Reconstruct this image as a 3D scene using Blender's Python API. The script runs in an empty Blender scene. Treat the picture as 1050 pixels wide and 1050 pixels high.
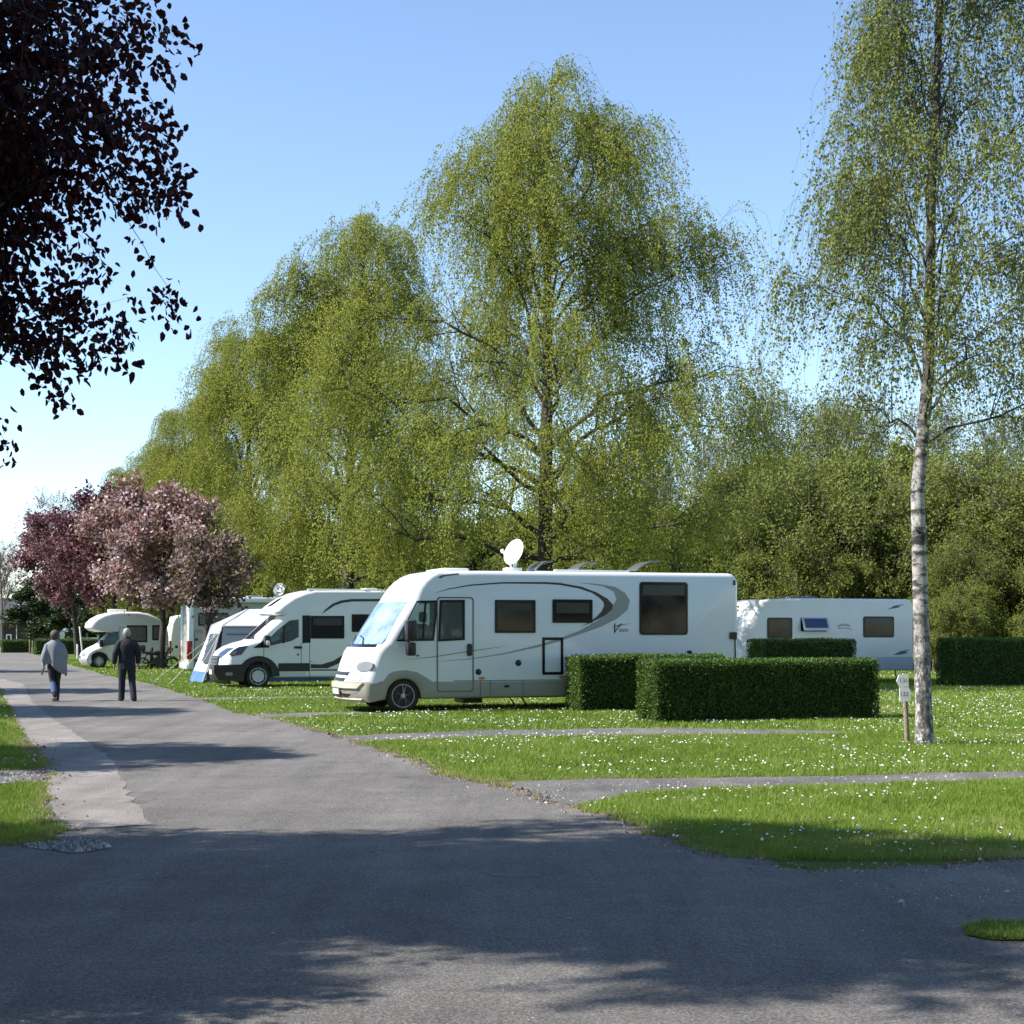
import bpy, bmesh, math, random
import numpy as np
from mathutils import Vector, Matrix

random.seed(7)
SC = bpy.context.scene
COL = SC.collection
PI = math.pi

# ---------------------------------------------------------------- camera model
F, CH, HY, CX = 1600.0, 1.52, 651.0, 525.0      # focal length in px of a 1050 px frame, eye height, horizon row


def G(px, py):
    """point of the level ground seen at a picture position of the survey photograph"""
    Y = CH * F / (py - HY)
    return ((px - CX) * Y / F, Y)


def at(px, py, Y):
    return Vector(((px - CX) * Y / F, Y, CH - (py - HY) * Y / F))


PHI = math.atan(560 / F)                          # the pitches stand square to the road
DV = Vector((math.cos(PHI), math.sin(PHI), 0))
NV = Vector((-math.sin(PHI), math.cos(PHI), 0))

cam_d = bpy.data.cameras.new('camera')
cam_d.sensor_width = 36
cam_d.lens = 36 * F / 1050
cam_d.shift_y = (HY - 525) / 1050
cam_d.clip_start = 0.1
cam_d.clip_end = 3000
cam = bpy.data.objects.new('camera', cam_d)
cam.location = (0, 0, CH)
cam.rotation_euler = (PI / 2, 0, 0)
COL.objects.link(cam)
SC.camera = cam

# ---------------------------------------------------------------- light
SUN_AZ = Vector((-0.98, -0.20, 0)).normalized()
SUN_EL = math.radians(45)
sun_dir = Vector((SUN_AZ.x * math.cos(SUN_EL), SUN_AZ.y * math.cos(SUN_EL), math.sin(SUN_EL)))
ld = bpy.data.lights.new('sun', 'SUN')
ld.energy = 5.0
ld.angle = math.radians(0.53)
ld.color = (1.0, 0.955, 0.89)
lo = bpy.data.objects.new('sun', ld)
lo.rotation_euler = sun_dir.to_track_quat('Z', 'Y').to_euler()
lo.location = (-30, -10, 40)
COL.objects.link(lo)

w = bpy.data.worlds.new('World')
SC.world = w
w.use_nodes = True
nt = w.node_tree
bg = nt.nodes['Background']
sky = nt.nodes.new('ShaderNodeTexSky')
sky.sky_type = 'NISHITA'
sky.sun_disc = False
sky.sun_elevation = SUN_EL
sky.sun_rotation = math.atan2(SUN_AZ.x, SUN_AZ.y)
sky.altitude = 0
sky.air_density = 0.9
sky.dust_density = 0.0
sky.ozone_density = 1.9
nt.links.new(sky.outputs[0], bg.inputs[0])
bg.inputs[1].default_value = 0.13

SC.view_settings.view_transform = 'Standard'
SC.view_settings.look = 'None'
SC.view_settings.exposure = 1.0
SC.view_settings.gamma = 1
SC.render.engine = 'CYCLES'
SC.cycles.use_denoising = True
SC.cycles.max_bounces = 6
SC.cycles.diffuse_bounces = 3
SC.cycles.glossy_bounces = 3
SC.cycles.transmission_bounces = 4
SC.cycles.transparent_max_bounces = 8
SC.cycles.caustics_reflective = False
SC.cycles.caustics_refractive = False
SC.cycles.sample_clamp_indirect = 6


# ---------------------------------------------------------------- materials
class NT:
    def __init__(s, name):
        s.m = bpy.data.materials.new(name)
        s.m.use_nodes = True
        s.t = s.m.node_tree
        s.b = s.t.nodes['Principled BSDF']
        s.out = s.t.nodes['Material Output']

    def n(s, typ, **kw):
        nd = s.t.nodes.new(typ)
        for k, v in kw.items():
            if k in nd.inputs:
                nd.inputs[k].default_value = v
            else:
                setattr(nd, k, v)
        return nd

    def l(s, a, b):
        s.t.links.new(a, b)

    def noise(s, scale, detail=4, rough=0.6, vec=None, dim='3D'):
        nd = s.n('ShaderNodeTexNoise')
        nd.inputs['Scale'].default_value = scale
        nd.inputs['Detail'].default_value = detail
        nd.inputs['Roughness'].default_value = rough
        if vec is not None:
            s.l(vec, nd.inputs['Vector'])
        return nd.outputs['Fac']

    def ramp(s, fac, stops):
        r = s.n('ShaderNodeValToRGB')
        e = r.color_ramp.elements
        while len(e) < len(stops):
            e.new(0.5)
        for el, (p, c) in zip(e, stops):
            el.position = p
            el.color = (*c, 1) if len(c) == 3 else c
        s.l(fac, r.inputs[0])
        return r.outputs[0]

    def mix(s, fac, a, b, typ='MIX'):
        mx = s.n('ShaderNodeMixRGB', blend_type=typ)
        for i, v in enumerate((fac, a, b)):
            if hasattr(v, 'is_output'):
                s.l(v, mx.inputs[i])
            elif isinstance(v, (int, float)):
                mx.inputs[i].default_value = v
            else:
                mx.inputs[i].default_value = (*v, 1)
        return mx.outputs[0]

    def coord(s, which='Object'):
        return s.n('ShaderNodeTexCoord').outputs[which]

    def bump(s, h, strength=0.4, dist=0.01):
        b = s.n('ShaderNodeBump')
        b.inputs['Strength'].default_value = strength
        b.inputs['Distance'].default_value = dist
        s.l(h, b.inputs['Height'])
        s.l(b.outputs[0], s.b.inputs['Normal'])


def mat(name, col, rough=0.5, metal=0.0, coat=0.0, var=0.0, vscale=3.0, spec=0.5, bump=0.0, bscale=40, emis=None):
    t = NT(name)
    b = t.b
    b.inputs['Base Color'].default_value = (*col, 1)
    b.inputs['Roughness'].default_value = rough
    b.inputs['Metallic'].default_value = metal
    b.inputs['Coat Weight'].default_value = coat
    b.inputs['Coat Roughness'].default_value = 0.06
    b.inputs['Specular IOR Level'].default_value = spec
    if var or bump:
        co = t.coord()
    if var:
        f = t.noise(vscale, 5, 0.65, co)
        c = t.ramp(f, [(0.3, tuple(x * (1 - var) for x in col)), (0.7, tuple(min(1, x * (1 + var)) for x in col))])
        t.l(c, b.inputs['Base Color'])
    if bump:
        t.bump(t.noise(bscale, 3, 0.6, co), bump, 0.01)
    return t.m


def leafmat(name, cols, transl=0.35, rough=0.55, tcol=None, spec=0.3):
    """leaf: colour picked per leaf, light passes through"""
    t = NT(name)
    at_ = t.n('ShaderNodeAttribute', attribute_name='rnd')
    n = len(cols)
    c = t.ramp(at_.outputs['Fac'], [((i + 0.0) / max(1, n - 1), cc) for i, cc in enumerate(cols)])
    t.l(c, t.b.inputs['Base Color'])
    t.b.inputs['Roughness'].default_value = rough
    t.b.inputs['Specular IOR Level'].default_value = spec
    tr = t.n('ShaderNodeBsdfTranslucent')
    if tcol:
        t.l(t.mix(1.0, c, tcol, 'MULTIPLY'), tr.inputs[0])
    else:
        t.l(c, tr.inputs[0])
    mx = t.n('ShaderNodeMixShader')
    mx.inputs[0].default_value = transl
    t.l(t.b.outputs[0], mx.inputs[1])
    t.l(tr.outputs[0], mx.inputs[2])
    t.l(mx.outputs[0], t.out.inputs[0])
    return t.m


def glassmat(name, tint, see=0.6, rough=0.02):
    t = NT(name)
    t.b.inputs['Base Color'].default_value = (*[x * 0.3 for x in tint], 1)
    t.b.inputs['Roughness'].default_value = rough
    t.b.inputs['Specular IOR Level'].default_value = 0.6
    tr = t.n('ShaderNodeBsdfTransparent')
    tr.inputs[0].default_value = (*tint, 1)
    mx = t.n('ShaderNodeMixShader')
    mx.inputs[0].default_value = see
    t.l(t.b.outputs[0], mx.inputs[1])
    t.l(tr.outputs[0], mx.inputs[2])
    t.l(mx.outputs[0], t.out.inputs[0])
    return t.m


M = {}
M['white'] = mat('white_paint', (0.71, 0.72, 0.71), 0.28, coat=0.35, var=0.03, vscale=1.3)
M['offwhite'] = mat('off_white_paint', (0.80, 0.77, 0.68), 0.35, coat=0.15, var=0.05, vscale=1.2)
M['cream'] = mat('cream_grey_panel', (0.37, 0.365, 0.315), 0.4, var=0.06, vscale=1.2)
M['greige'] = mat('grey_beige_paint', (0.28, 0.268, 0.215), 0.33, metal=0.0, coat=0.3, var=0.04)
M['champagne'] = mat('champagne_paint', (0.44, 0.40, 0.32), 0.3, metal=0.0, coat=0.3)
M['black'] = mat('black_plastic', (0.012, 0.012, 0.013), 0.42, var=0.2)
M['gloss_black'] = mat('gloss_black', (0.008, 0.009, 0.012), 0.15, spec=.25)
M['rubber'] = mat('rubber', (0.018, 0.018, 0.018), 0.8, bump=0.3, bscale=60)
M['alloy'] = mat('alloy', (0.40, 0.41, 0.42), 0.3, metal=0.8)
M['silver_plastic'] = mat('silver_plastic', (0.50, 0.51, 0.52), 0.4, metal=0.3)
M['steel'] = mat('steel', (0.40, 0.41, 0.42), 0.4, metal=0.9)
M['grey_swoosh'] = mat('grey_decal', (0.30, 0.31, 0.28), 0.4)
M['dark_decal'] = mat('dark_decal', (0.025, 0.027, 0.028), 0.3)
M['olive_decal'] = mat('olive_decal', (0.16, 0.16, 0.12), 0.4)
M['seam'] = mat('seam', (0.10, 0.11, 0.11), 0.6)
M['window'] = mat('tinted_window', (0.005, 0.007, 0.010), 0.05, spec=0.2, var=0.6, vscale=2.5)
M['half_blind'] = mat('half_lowered_blind', (0.018, 0.020, 0.024), 0.25, var=0.25, vscale=4)  # paler strip painted as a bluish reflection in the window top
M['blind'] = mat('window_blind', (0.11, 0.11, 0.095), 0.2, var=0.3, vscale=3)
M['caravan_window'] = mat('caravan_window', (0.016, 0.025, 0.017), 0.08, spec=.25, var=0.7, vscale=3)
M['sky_window'] = mat('tilted_window', (0.02, 0.04, 0.09), 0.08, spec=0.8)
M['screen'] = mat('windscreen_glass', (0.24, 0.33, 0.47), 0.05, spec=1.0, var=0.45, vscale=2.2)  # pale blue base paints in mirrored sky and the curtain behind
M['screen_dark'] = mat('dark_windscreen_glass', (0.02, 0.024, 0.028), 0.05, spec=0.8)
M['teal_glass'] = mat('teal_side_glass', (0.09, 0.16, 0.19), 0.08, var=0.4, vscale=2)  # teal base colour stands in for what the pane reflects
M['cabglass'] = glassmat('cab_glass', (0.80, 0.88, 0.86), 0.78)
M['lamp'] = mat('headlamp_lens', (0.24, 0.25, 0.26), 0.3, coat=0.3, metal=0.3)
M['lamp_dark'] = mat('headlamp_dark', (0.04, 0.06, 0.11), 0.08, coat=0.6)
M['red_lamp'] = mat('tail_lamp', (0.32, 0.015, 0.012), 0.2, coat=0.5)
M['orange_lamp'] = mat('orange_lamp', (0.6, 0.18, 0.02), 0.25)
M['plate'] = mat('number_plate', (0.55, 0.56, 0.58), 0.4)
M['seat'] = mat('seat_fabric', (0.05, 0.048, 0.045), 0.8, var=0.2)
M['seat_tan'] = mat('tan_upholstery', (0.20, 0.15, 0.11), 0.8, var=0.2)
M['dish'] = mat('dish_white', (0.78, 0.78, 0.76), 0.45)
M['acrylic'] = mat('roof_light_acrylic', (0.09, 0.10, 0.105), 0.2)
M['canvas_white'] = mat('white_canvas', (0.50, 0.51, 0.56), 0.8, var=0.05, vscale=3, bump=0.15, bscale=5)
M['canvas_wall'] = mat('pale_grey_canvas', (0.42, 0.44, 0.53), 0.85, var=0.05, vscale=2, bump=0.15, bscale=4)  # white canvas tinted grey-blue to carry its shade
M['canvas_blue'] = mat('blue_canvas', (0.06, 0.15, 0.36), 0.8, var=0.1)
M['mesh_dark'] = mat('dark_mesh_window', (0.02, 0.022, 0.03), 0.5)
M['groundsheet'] = mat('blue_groundsheet', (0.03, 0.07, 0.14), 0.7)
M['rope'] = mat('pale_rope', (0.55, 0.53, 0.42), 0.9)
M['wood_post'] = mat('weathered_post', (0.22, 0.18, 0.12), 0.85, var=0.35, vscale=14, bump=0.5, bscale=30)
M['dark_post'] = mat('dark_post', (0.035, 0.03, 0.026), 0.85, var=0.3, vscale=10)
M['white_sign'] = mat('white_board', (0.78, 0.77, 0.74), 0.5, var=0.05)
M['ink'] = mat('dark_lettering', (0.06, 0.06, 0.08), 0.6)
M['white_post'] = mat('pale_post', (0.55, 0.54, 0.48), 0.7, var=0.2, vscale=9)
M['brick'] = mat('dark_brick', (0.05, 0.035, 0.03), 0.9, var=0.4, vscale=6)  # wall colour darkened to stand for the shade on it
M['slate'] = mat('slate_roof', (0.05, 0.05, 0.055), 0.7, var=0.3)
M['skin'] = mat('skin', (0.42, 0.25, 0.18), 0.55)
M['grey_hair'] = mat('grey_hair', (0.30, 0.29, 0.27), 0.7, bump=0.5, bscale=90, var=0.3, vscale=30)
M['dark_hair'] = mat('dark_hair', (0.06, 0.05, 0.042), 0.65, bump=0.6, bscale=90, var=0.5, vscale=26)
M['navy'] = mat('navy_fabric', (0.006, 0.008, 0.014), 0.85, var=0.25, vscale=8, bump=0.2, bscale=25)
M['denim_dark'] = mat('dark_denim', (0.006, 0.010, 0.022), 0.85, var=0.25, vscale=9, bump=0.2, bscale=25)
M['denim'] = mat('blue_denim', (0.06, 0.10, 0.20), 0.85, var=0.25, vscale=9)
M['legging'] = mat('black_legging', (0.012, 0.012, 0.015), 0.8)
M['knit'] = mat('grey_knit', (0.20, 0.22, 0.245), 0.9, var=0.12, vscale=10, bump=0.3, bscale=40)
M['shirt_blue'] = mat('pale_blue_cotton', (0.30, 0.40, 0.62), 0.85)
M['shoe'] = mat('dark_shoe', (0.015, 0.015, 0.017), 0.6)
M['sole'] = mat('pale_sole', (0.45, 0.45, 0.43), 0.7)


def barkmat(name, stops, scale=6.0, zs=0.35, bump=0.6):
    t = NT(name)
    co = t.coord()
    mp = t.n('ShaderNodeMapping')
    mp.inputs['Scale'].default_value = (1, 1, zs)
    t.l(co, mp.inputs[0])
    f = t.noise(scale, 6, 0.7, mp.outputs[0])
    t.l(t.ramp(f, stops), t.b.inputs['Base Color'])
    t.b.inputs['Roughness'].default_value = 0.85
    t.bump(t.noise(scale * 4, 5, 0.7, mp.outputs[0]), bump, 0.02)
    return t.m


def birchbark(name):
    """white papery bark, black lenticels across it and rough dark fissures towards the foot"""
    t = NT(name)
    co = t.coord()
    mp = t.n('ShaderNodeMapping')
    mp.inputs['Scale'].default_value = (3.0, 3.0, 9.0)
    t.l(co, mp.inputs[0])
    f = t.noise(1.3, 5, 0.65, mp.outputs[0])
    base = t.ramp(f, [(0.38, (0.02, 0.018, 0.016)), (0.46, (0.11, 0.10, 0.09)), (0.53, (0.36, 0.33, 0.30)), (0.75, (0.52, 0.49, 0.45))])
    mp2 = t.n('ShaderNodeMapping')
    mp2.inputs['Scale'].default_value = (9.0, 9.0, 4.5)
    t.l(co, mp2.inputs[0])
    f2 = t.noise(1.6, 6, 0.75, mp2.outputs[0])
    rough = t.ramp(f2, [(0.40, (0.03, 0.028, 0.026)), (0.52, (0.14, 0.13, 0.12)), (0.60, (0.50, 0.47, 0.43))])
    sp = t.n('ShaderNodeSeparateXYZ')
    t.l(co, sp.inputs[0])
    mr = t.n('ShaderNodeMapRange')
    mr.inputs[1].default_value = 1.1
    mr.inputs[2].default_value = 2.0
    t.l(sp.outputs[2], mr.inputs[0])
    c1 = t.mix(mr.outputs[0], rough, base)
    mr2 = t.n('ShaderNodeMapRange')                  # younger wood above is dark brown
    mr2.inputs[1].default_value = 3.6
    mr2.inputs[2].default_value = 5.2
    t.l(sp.outputs[2], mr2.inputs[0])
    dark = t.ramp(f, [(0.35, (0.025, 0.021, 0.018)), (0.7, (0.13, 0.115, 0.10))])
    t.l(t.mix(mr2.outputs[0], c1, dark), t.b.inputs['Base Color'])
    t.b.inputs['Roughness'].default_value = 0.8
    t.bump(f2, 0.7, 0.03)
    return t.m


M['birchbark'] = birchbark('birch_bark')
M['darkbark'] = barkmat('dark_bark', [(0.3, (0.018, 0.015, 0.013)), (0.7, (0.07, 0.058, 0.048))])
M['greybark'] = barkmat('grey_bark', [(0.3, (0.08, 0.07, 0.06)), (0.7, (0.21, 0.19, 0.165))])
M['olivetwig'] = barkmat('olive_twig', [(0.3, (0.06, 0.055, 0.035)), (0.7, (0.17, 0.15, 0.10))])
M['birchleaf'] = leafmat('birch_leaf', [(0.17, 0.20, 0.027), (0.25, 0.275, 0.036), (0.31, 0.335, 0.05), (0.38, 0.385, 0.09)], 0.55)
M['birchleaf_near'] = leafmat('birch_leaf_near', [(0.14, 0.17, 0.03), (0.20, 0.235, 0.042), (0.26, 0.29, 0.06), (0.33, 0.34, 0.12)], 0.5)
M['copperleaf'] = leafmat('copper_leaf', [(0.018, 0.006, 0.008), (0.028, 0.008, 0.010), (0.042, 0.010, 0.013), (0.10, 0.016, 0.024)], 0.35, 0.42, tcol=(1.0, .45, .45))
M['plumleaf'] = leafmat('plum_leaf', [(0.05, 0.012, 0.02), (0.09, 0.018, 0.03), (0.13, 0.05, 0.06), (0.30, 0.17, 0.18)], 0.3)
M['pinkplum'] = leafmat('pink_plum_blossom', [(0.07, 0.02, 0.027), (0.14, 0.05, 0.06), (0.26, 0.13, 0.14), (0.46, 0.31, 0.31)], 0.3)
M['cherry'] = leafmat('cherry_blossom', [(0.09, 0.06, 0.026), (0.15, 0.12, 0.035), (0.26, 0.12, 0.10), (0.46, 0.30, 0.30), (0.62, 0.48, 0.48), (0.74, 0.63, 0.63)], 0.3)
M['cherry_bronze'] = leafmat('bronze_cherry_leaf', [(0.05, 0.035, 0.02), (0.09, 0.05, 0.035), (0.12, 0.10, 0.035), (0.20, 0.12, 0.10), (0.42, 0.30, 0.30), (0.60, 0.48, 0.48)], 0.3)
M['scrub'] = leafmat('scrub_leaf', [(0.09, 0.115, 0.024), (0.155, 0.18, 0.036), (0.22, 0.24, 0.052), (0.30, 0.305, 0.10)], 0.5)
M['scrub_yellow'] = leafmat('scrub_yellow_leaf', [(0.125, 0.155, 0.03), (0.21, 0.245, 0.045), (0.30, 0.325, 0.085)], 0.5)
M['ivy'] = leafmat('ivy_leaf', [(0.02, 0.038, 0.012), (0.04, 0.065, 0.016), (0.07, 0.10, 0.026)], 0.15, 0.35)
M['privet'] = leafmat('hedge_leaf', [(0.045, 0.09, 0.014), (0.07, 0.13, 0.021), (0.11, 0.18, 0.031), (0.18, 0.245, 0.055)], 0.25, 0.4)
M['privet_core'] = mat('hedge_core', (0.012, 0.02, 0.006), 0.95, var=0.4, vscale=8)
M['grass'] = leafmat('grass_blade', [(0.10, 0.165, 0.016), (0.145, 0.225, 0.024), (0.185, 0.275, 0.034), (0.235, 0.30, 0.055), (0.33, 0.30, 0.13)], 0.3, 0.6)
M['daisy'] = leafmat('daisy_petal', [(0.74, 0.74, 0.70), (0.82, 0.82, 0.80)], 0.2)
M['pebble'] = leafmat('pebble', [(0.10, 0.10, 0.10), (0.20, 0.19, 0.18), (0.34, 0.32, 0.29), (0.5, 0.48, 0.44)], 0.0, 0.8)
M['litter'] = leafmat('litter', [(0.08, 0.05, 0.03), (0.20, 0.14, 0.09), (0.45, 0.36, 0.30), (0.6, 0.5, 0.46)], 0.1, 0.8)


# ---------------------------------------------------------------- mesh helpers
class MB:
    """collects shapes of one mesh"""

    def __init__(s):
        s.v, s.f = [], []

    def add(s, verts, faces):
        o = len(s.v)
        s.v += [tuple(p) for p in verts]
        s.f += [tuple(i + o for i in f) for f in faces]
        return s

    def box(s, x0, x1, y0, y1, z0, z1, bev=0.0):
        if bev <= 0:
            vs = [(x, y, z) for z in (z0, z1) for y in (y0, y1) for x in (x0, x1)]
            return s.add(vs, [(0, 2, 3, 1), (4, 5, 7, 6), (0, 1, 5, 4), (2, 6, 7, 3), (0, 4, 6, 2), (1, 3, 7, 5)])
        bm = bmesh.new()
        bmesh.ops.create_cube(bm, size=1)
        for v in bm.verts:
            v.co = Vector(((x0 + x1) / 2 + v.co.x * (x1 - x0), (y0 + y1) / 2 + v.co.y * (y1 - y0), (z0 + z1) / 2 + v.co.z * (z1 - z0)))
        bmesh.ops.bevel(bm, geom=list(bm.edges), offset=bev, segments=2, affect='EDGES', profile=0.5)
        bm.verts.index_update()
        s.add([v.co[:] for v in bm.verts], [[v.index for v in f.verts] for f in bm.faces])
        bm.free()
        return s

    def tube(s, pts, rad, n=8, cap=True):
        pts = [Vector(p) for p in pts]
        if not hasattr(rad, '__len__'):
            rad = [rad] * len(pts)
        o = len(s.v)
        up = Vector((0, 0, 1))
        t0 = (pts[1] - pts[0]).normalized()
        a = t0.cross(up)
        if a.length < 1e-3:
            a = Vector((1, 0, 0))
        a.normalize()
        for i, p in enumerate(pts):
            t = (pts[min(i + 1, len(pts) - 1)] - pts[max(i - 1, 0)]).normalized()
            a = (a - t * a.dot(t)).normalized()
            b = t.cross(a)
            r = rad[i]
            ra, rb = r if hasattr(r, '__len__') else (r, r)
            for k in range(n):
                th = 2 * PI * k / n
                s.v.append(tuple(p + a * (ra * math.cos(th)) + b * (rb * math.sin(th))))
        for i in range(len(pts) - 1):
            for k in range(n):
                k2 = (k + 1) % n
                s.f.append((o + i * n + k, o + i * n + k2, o + (i + 1) * n + k2, o + (i + 1) * n + k))
        if cap:
            s.f.append(tuple(o + k for k in reversed(range(n))))
            s.f.append(tuple(o + (len(pts) - 1) * n + k for k in range(n)))
        return s

    def prism(s, poly, y0, y1):
        """polygon in (x, z) pulled from y0 to y1"""
        n = len(poly)
        vs = [(x, y0, z) for x, z in poly] + [(x, y1, z) for x, z in poly]
        fs = [tuple(range(n)), tuple(reversed(range(n, 2 * n)))]
        fs += [(i, i + n, (i + 1) % n + n, (i + 1) % n) for i in range(n)]
        return s.add(vs, fs)

    def lathe(s, prof, n=24, c=(0, 0, 0), axis='y'):
        """profile of (radius, distance along the axis)"""
        o = len(s.v)
        for r, a in prof:
            for k in range(n):
                th = 2 * PI * k / n
                p = (r * math.cos(th), a, r * math.sin(th)) if axis == 'y' else (r * math.cos(th), r * math.sin(th), a)
                s.v.append((p[0] + c[0], p[1] + c[1], p[2] + c[2]))
        for i in range(len(prof) - 1):
            for k in range(n):
                k2 = (k + 1) % n
                s.f.append((o + i * n + k, o + (i + 1) * n + k, o + (i + 1) * n + k2, o + i * n + k2))
        return s

    def ball(s, c, r, n=12, m=8):
        rx, ry, rz = r if hasattr(r, '__len__') else (r, r, r)
        o = len(s.v)
        for i in range(m + 1):
            ph = PI * i / m
            for k in range(n):
                th = 2 * PI * k / n
                s.v.append((c[0] + rx * math.sin(ph) * math.cos(th), c[1] + ry * math.sin(ph) * math.sin(th), c[2] + rz * math.cos(ph)))
        for i in range(m):
            for k in range(n):
                k2 = (k + 1) % n
                s.f.append((o + i * n + k, o + (i + 1) * n + k, o + (i + 1) * n + k2, o + i * n + k2))
        return s

    def build(s, name, m, parent=None, smooth=None, loc=None):
        me = bpy.data.meshes.new(name)
        me.from_pydata(s.v, [], s.f)
        return link(name, me, m, parent, smooth, loc)


def link(name, me, m, parent=None, smooth=None, loc=None):
    if m is not None:
        me.materials.append(m)
    bm = bmesh.new()
    bm.from_mesh(me)
    bmesh.ops.remove_doubles(bm, verts=bm.verts, dist=1e-6)
    bmesh.ops.recalc_face_normals(bm, faces=bm.faces)
    bm.to_mesh(me)
    bm.free()
    if smooth:
        me.polygons.foreach_set('use_smooth', [True] * len(me.polygons))
        me.set_sharp_from_angle(angle=math.radians(smooth))
    o = bpy.data.objects.new(name, me)
    COL.objects.link(o)
    if parent:
        o.parent = parent
    if loc is not None:
        o.location = loc
    return o


def raw_mesh(name, V, nper, m, rnd=None, parent=None, loc=None):
    """big leaf meshes: V is (n, nper*k..) corners already grouped in faces of nper corners"""
    V = np.ascontiguousarray(V.reshape(-1, 3), dtype=np.float32)
    nv = len(V)
    nf = nv // nper
    me = bpy.data.meshes.new(name)
    me.vertices.add(nv)
    me.vertices.foreach_set('co', V.ravel())
    me.loops.add(nv)
    me.loops.foreach_set('vertex_index', np.arange(nv, dtype=np.int32))
    me.polygons.add(nf)
    me.polygons.foreach_set('loop_start', np.arange(0, nv, nper, dtype=np.int32))
    me.update(calc_edges=True)
    if rnd is not None:
        a = me.attributes.new('rnd', 'FLOAT', 'FACE')
        a.data.foreach_set('value', np.ascontiguousarray(rnd, dtype=np.float32))
    me.materials.append(m)
    o = bpy.data.objects.new(name, me)
    COL.objects.link(o)
    if parent:
        o.parent = parent
    if loc is not None:
        o.location = loc
    return o


def tag(o, label=None, cat=None, group=None, kind=None):
    for k, v in (('label', label), ('category', cat), ('group', group), ('kind', kind)):
        if v:
            o[k] = v
    return o


def empty(name, loc, rz=0.0, label=None, cat=None, group=None, scale=None):
    o = bpy.data.objects.new(name, None)
    o.empty_display_size = 0.3
    o.location = loc
    o.rotation_euler = (0, 0, rz)
    if scale:
        o.scale = (scale, scale, scale) if not hasattr(scale, '__len__') else scale
    COL.objects.link(o)
    return tag(o, label, cat, group)


def copy_tree(src, parent=None):
    c = src.copy()
    COL.objects.link(c)
    if parent:
        c.parent = parent
    for ch in list(src.children):
        copy_tree(ch, c)
    return c


def text_mesh(txt, size, shear=0.0):
    cu = bpy.data.curves.new('lettering', 'FONT')
    cu.body = txt
    cu.size = size
    cu.shear = shear
    cu.align_x = 'CENTER'
    cu.align_y = 'CENTER'
    o = bpy.data.objects.new('lettering', cu)
    COL.objects.link(o)
    dg = bpy.context.evaluated_depsgraph_get()
    me = bpy.data.meshes.new_from_object(o.evaluated_get(dg))
    bpy.data.objects.remove(o)
    bpy.data.curves.remove(cu)
    vs = [v.co[:] for v in me.vertices]
    fs = [tuple(p.vertices) for p in me.polygons]
    bpy.data.meshes.remove(me)
    return vs, fs


def lettering(txt, size, c, name, m, parent, off=0.0025, shear=0.0, facing=None):
    """flat letters in the local x-z plane at y=c[1], 1.5 mm thick"""
    vs, fs = text_mesh(txt, size, shear)
    P = [(c[0] + x, c[1], c[2] + y) for x, y, z in vs]
    return MB().add(P, fs).build(name, m, parent)


def skin_mesh(name, verts, edges, radii, m, parent=None, sub=2, roots=(0,)):
    me = bpy.data.meshes.new(name)
    me.from_pydata(verts, edges, [])
    o = bpy.data.objects.new(name, me)
    COL.objects.link(o)
    md = o.modifiers.new('skin', 'SKIN')
    md.use_smooth_shade = True
    sv = me.skin_vertices[0].data
    for i, r in enumerate(radii):
        sv[i].radius = r if hasattr(r, '__len__') else (r, r)
        sv[i].use_root = i in roots
    md2 = o.modifiers.new('sub', 'SUBSURF')
    md2.levels = sub
    md2.render_levels = sub
    dg = bpy.context.evaluated_depsgraph_get()
    nm = bpy.data.meshes.new_from_object(o.evaluated_get(dg))
    bpy.data.objects.remove(o)
    nm.name = name
    nm.materials.clear()
    nm.materials.append(m)
    nm.polygons.foreach_set('use_smooth', [True] * len(nm.polygons))
    ob = bpy.data.objects.new(name, nm)
    COL.objects.link(ob)
    if parent:
        ob.parent = parent
    return ob
# ================================================================ ground, road, paths
rng = np.random.default_rng(11)


def ragged(poly, step=0.35, amp=0.09, seed=1):
    """subdivide the outline and fray it"""
    r = np.random.default_rng(seed)
    out = []
    for i in range(len(poly)):
        a, b = np.array(poly[i]), np.array(poly[(i + 1) % len(poly)])
        L = np.linalg.norm(b - a)
        near = min(a[1], b[1])
        st = step if near < 45 else 2.0
        n = max(1, int(L / st))
        nrm = np.array([-(b - a)[1], (b - a)[0]]) / max(L, 1e-6)
        for k in range(n):
            p = a + (b - a) * k / n
            out.append(tuple(p + nrm * r.normal(0, amp * (1 if near < 45 else .6))))
    return out


def inside(poly, X, Y):
    P = np.array(poly)
    c = np.zeros(X.shape, bool)
    x0, y0 = P[:, 0], P[:, 1]
    x1, y1 = np.roll(x0, -1), np.roll(y0, -1)
    for a, b, cc, d in zip(x0, y0, x1, y1):
        if b == d:
            continue
        hit = ((b > Y) != (d > Y)) & (X < (cc - a) * (Y - b) / (d - b) + a)
        c ^= hit
    return c


def sheet(name, poly, z, m, kind='structure'):
    bm = bmesh.new()
    vs = [bm.verts.new((x, y, z)) for x, y in poly]
    es = [bm.edges.new((vs[i], vs[(i + 1) % len(vs)])) for i in range(len(vs))]
    bmesh.ops.triangle_fill(bm, use_beauty=True, edges=es)
    for f in bm.faces:
        if f.normal.z < 0:
            f.normal_flip()
    me = bpy.data.meshes.new(name)
    bm.to_mesh(me)
    bm.free()
    me.materials.append(m)
    o = bpy.data.objects.new(name, me)
    COL.objects.link(o)
    tag(o, kind=kind)
    return o


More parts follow.
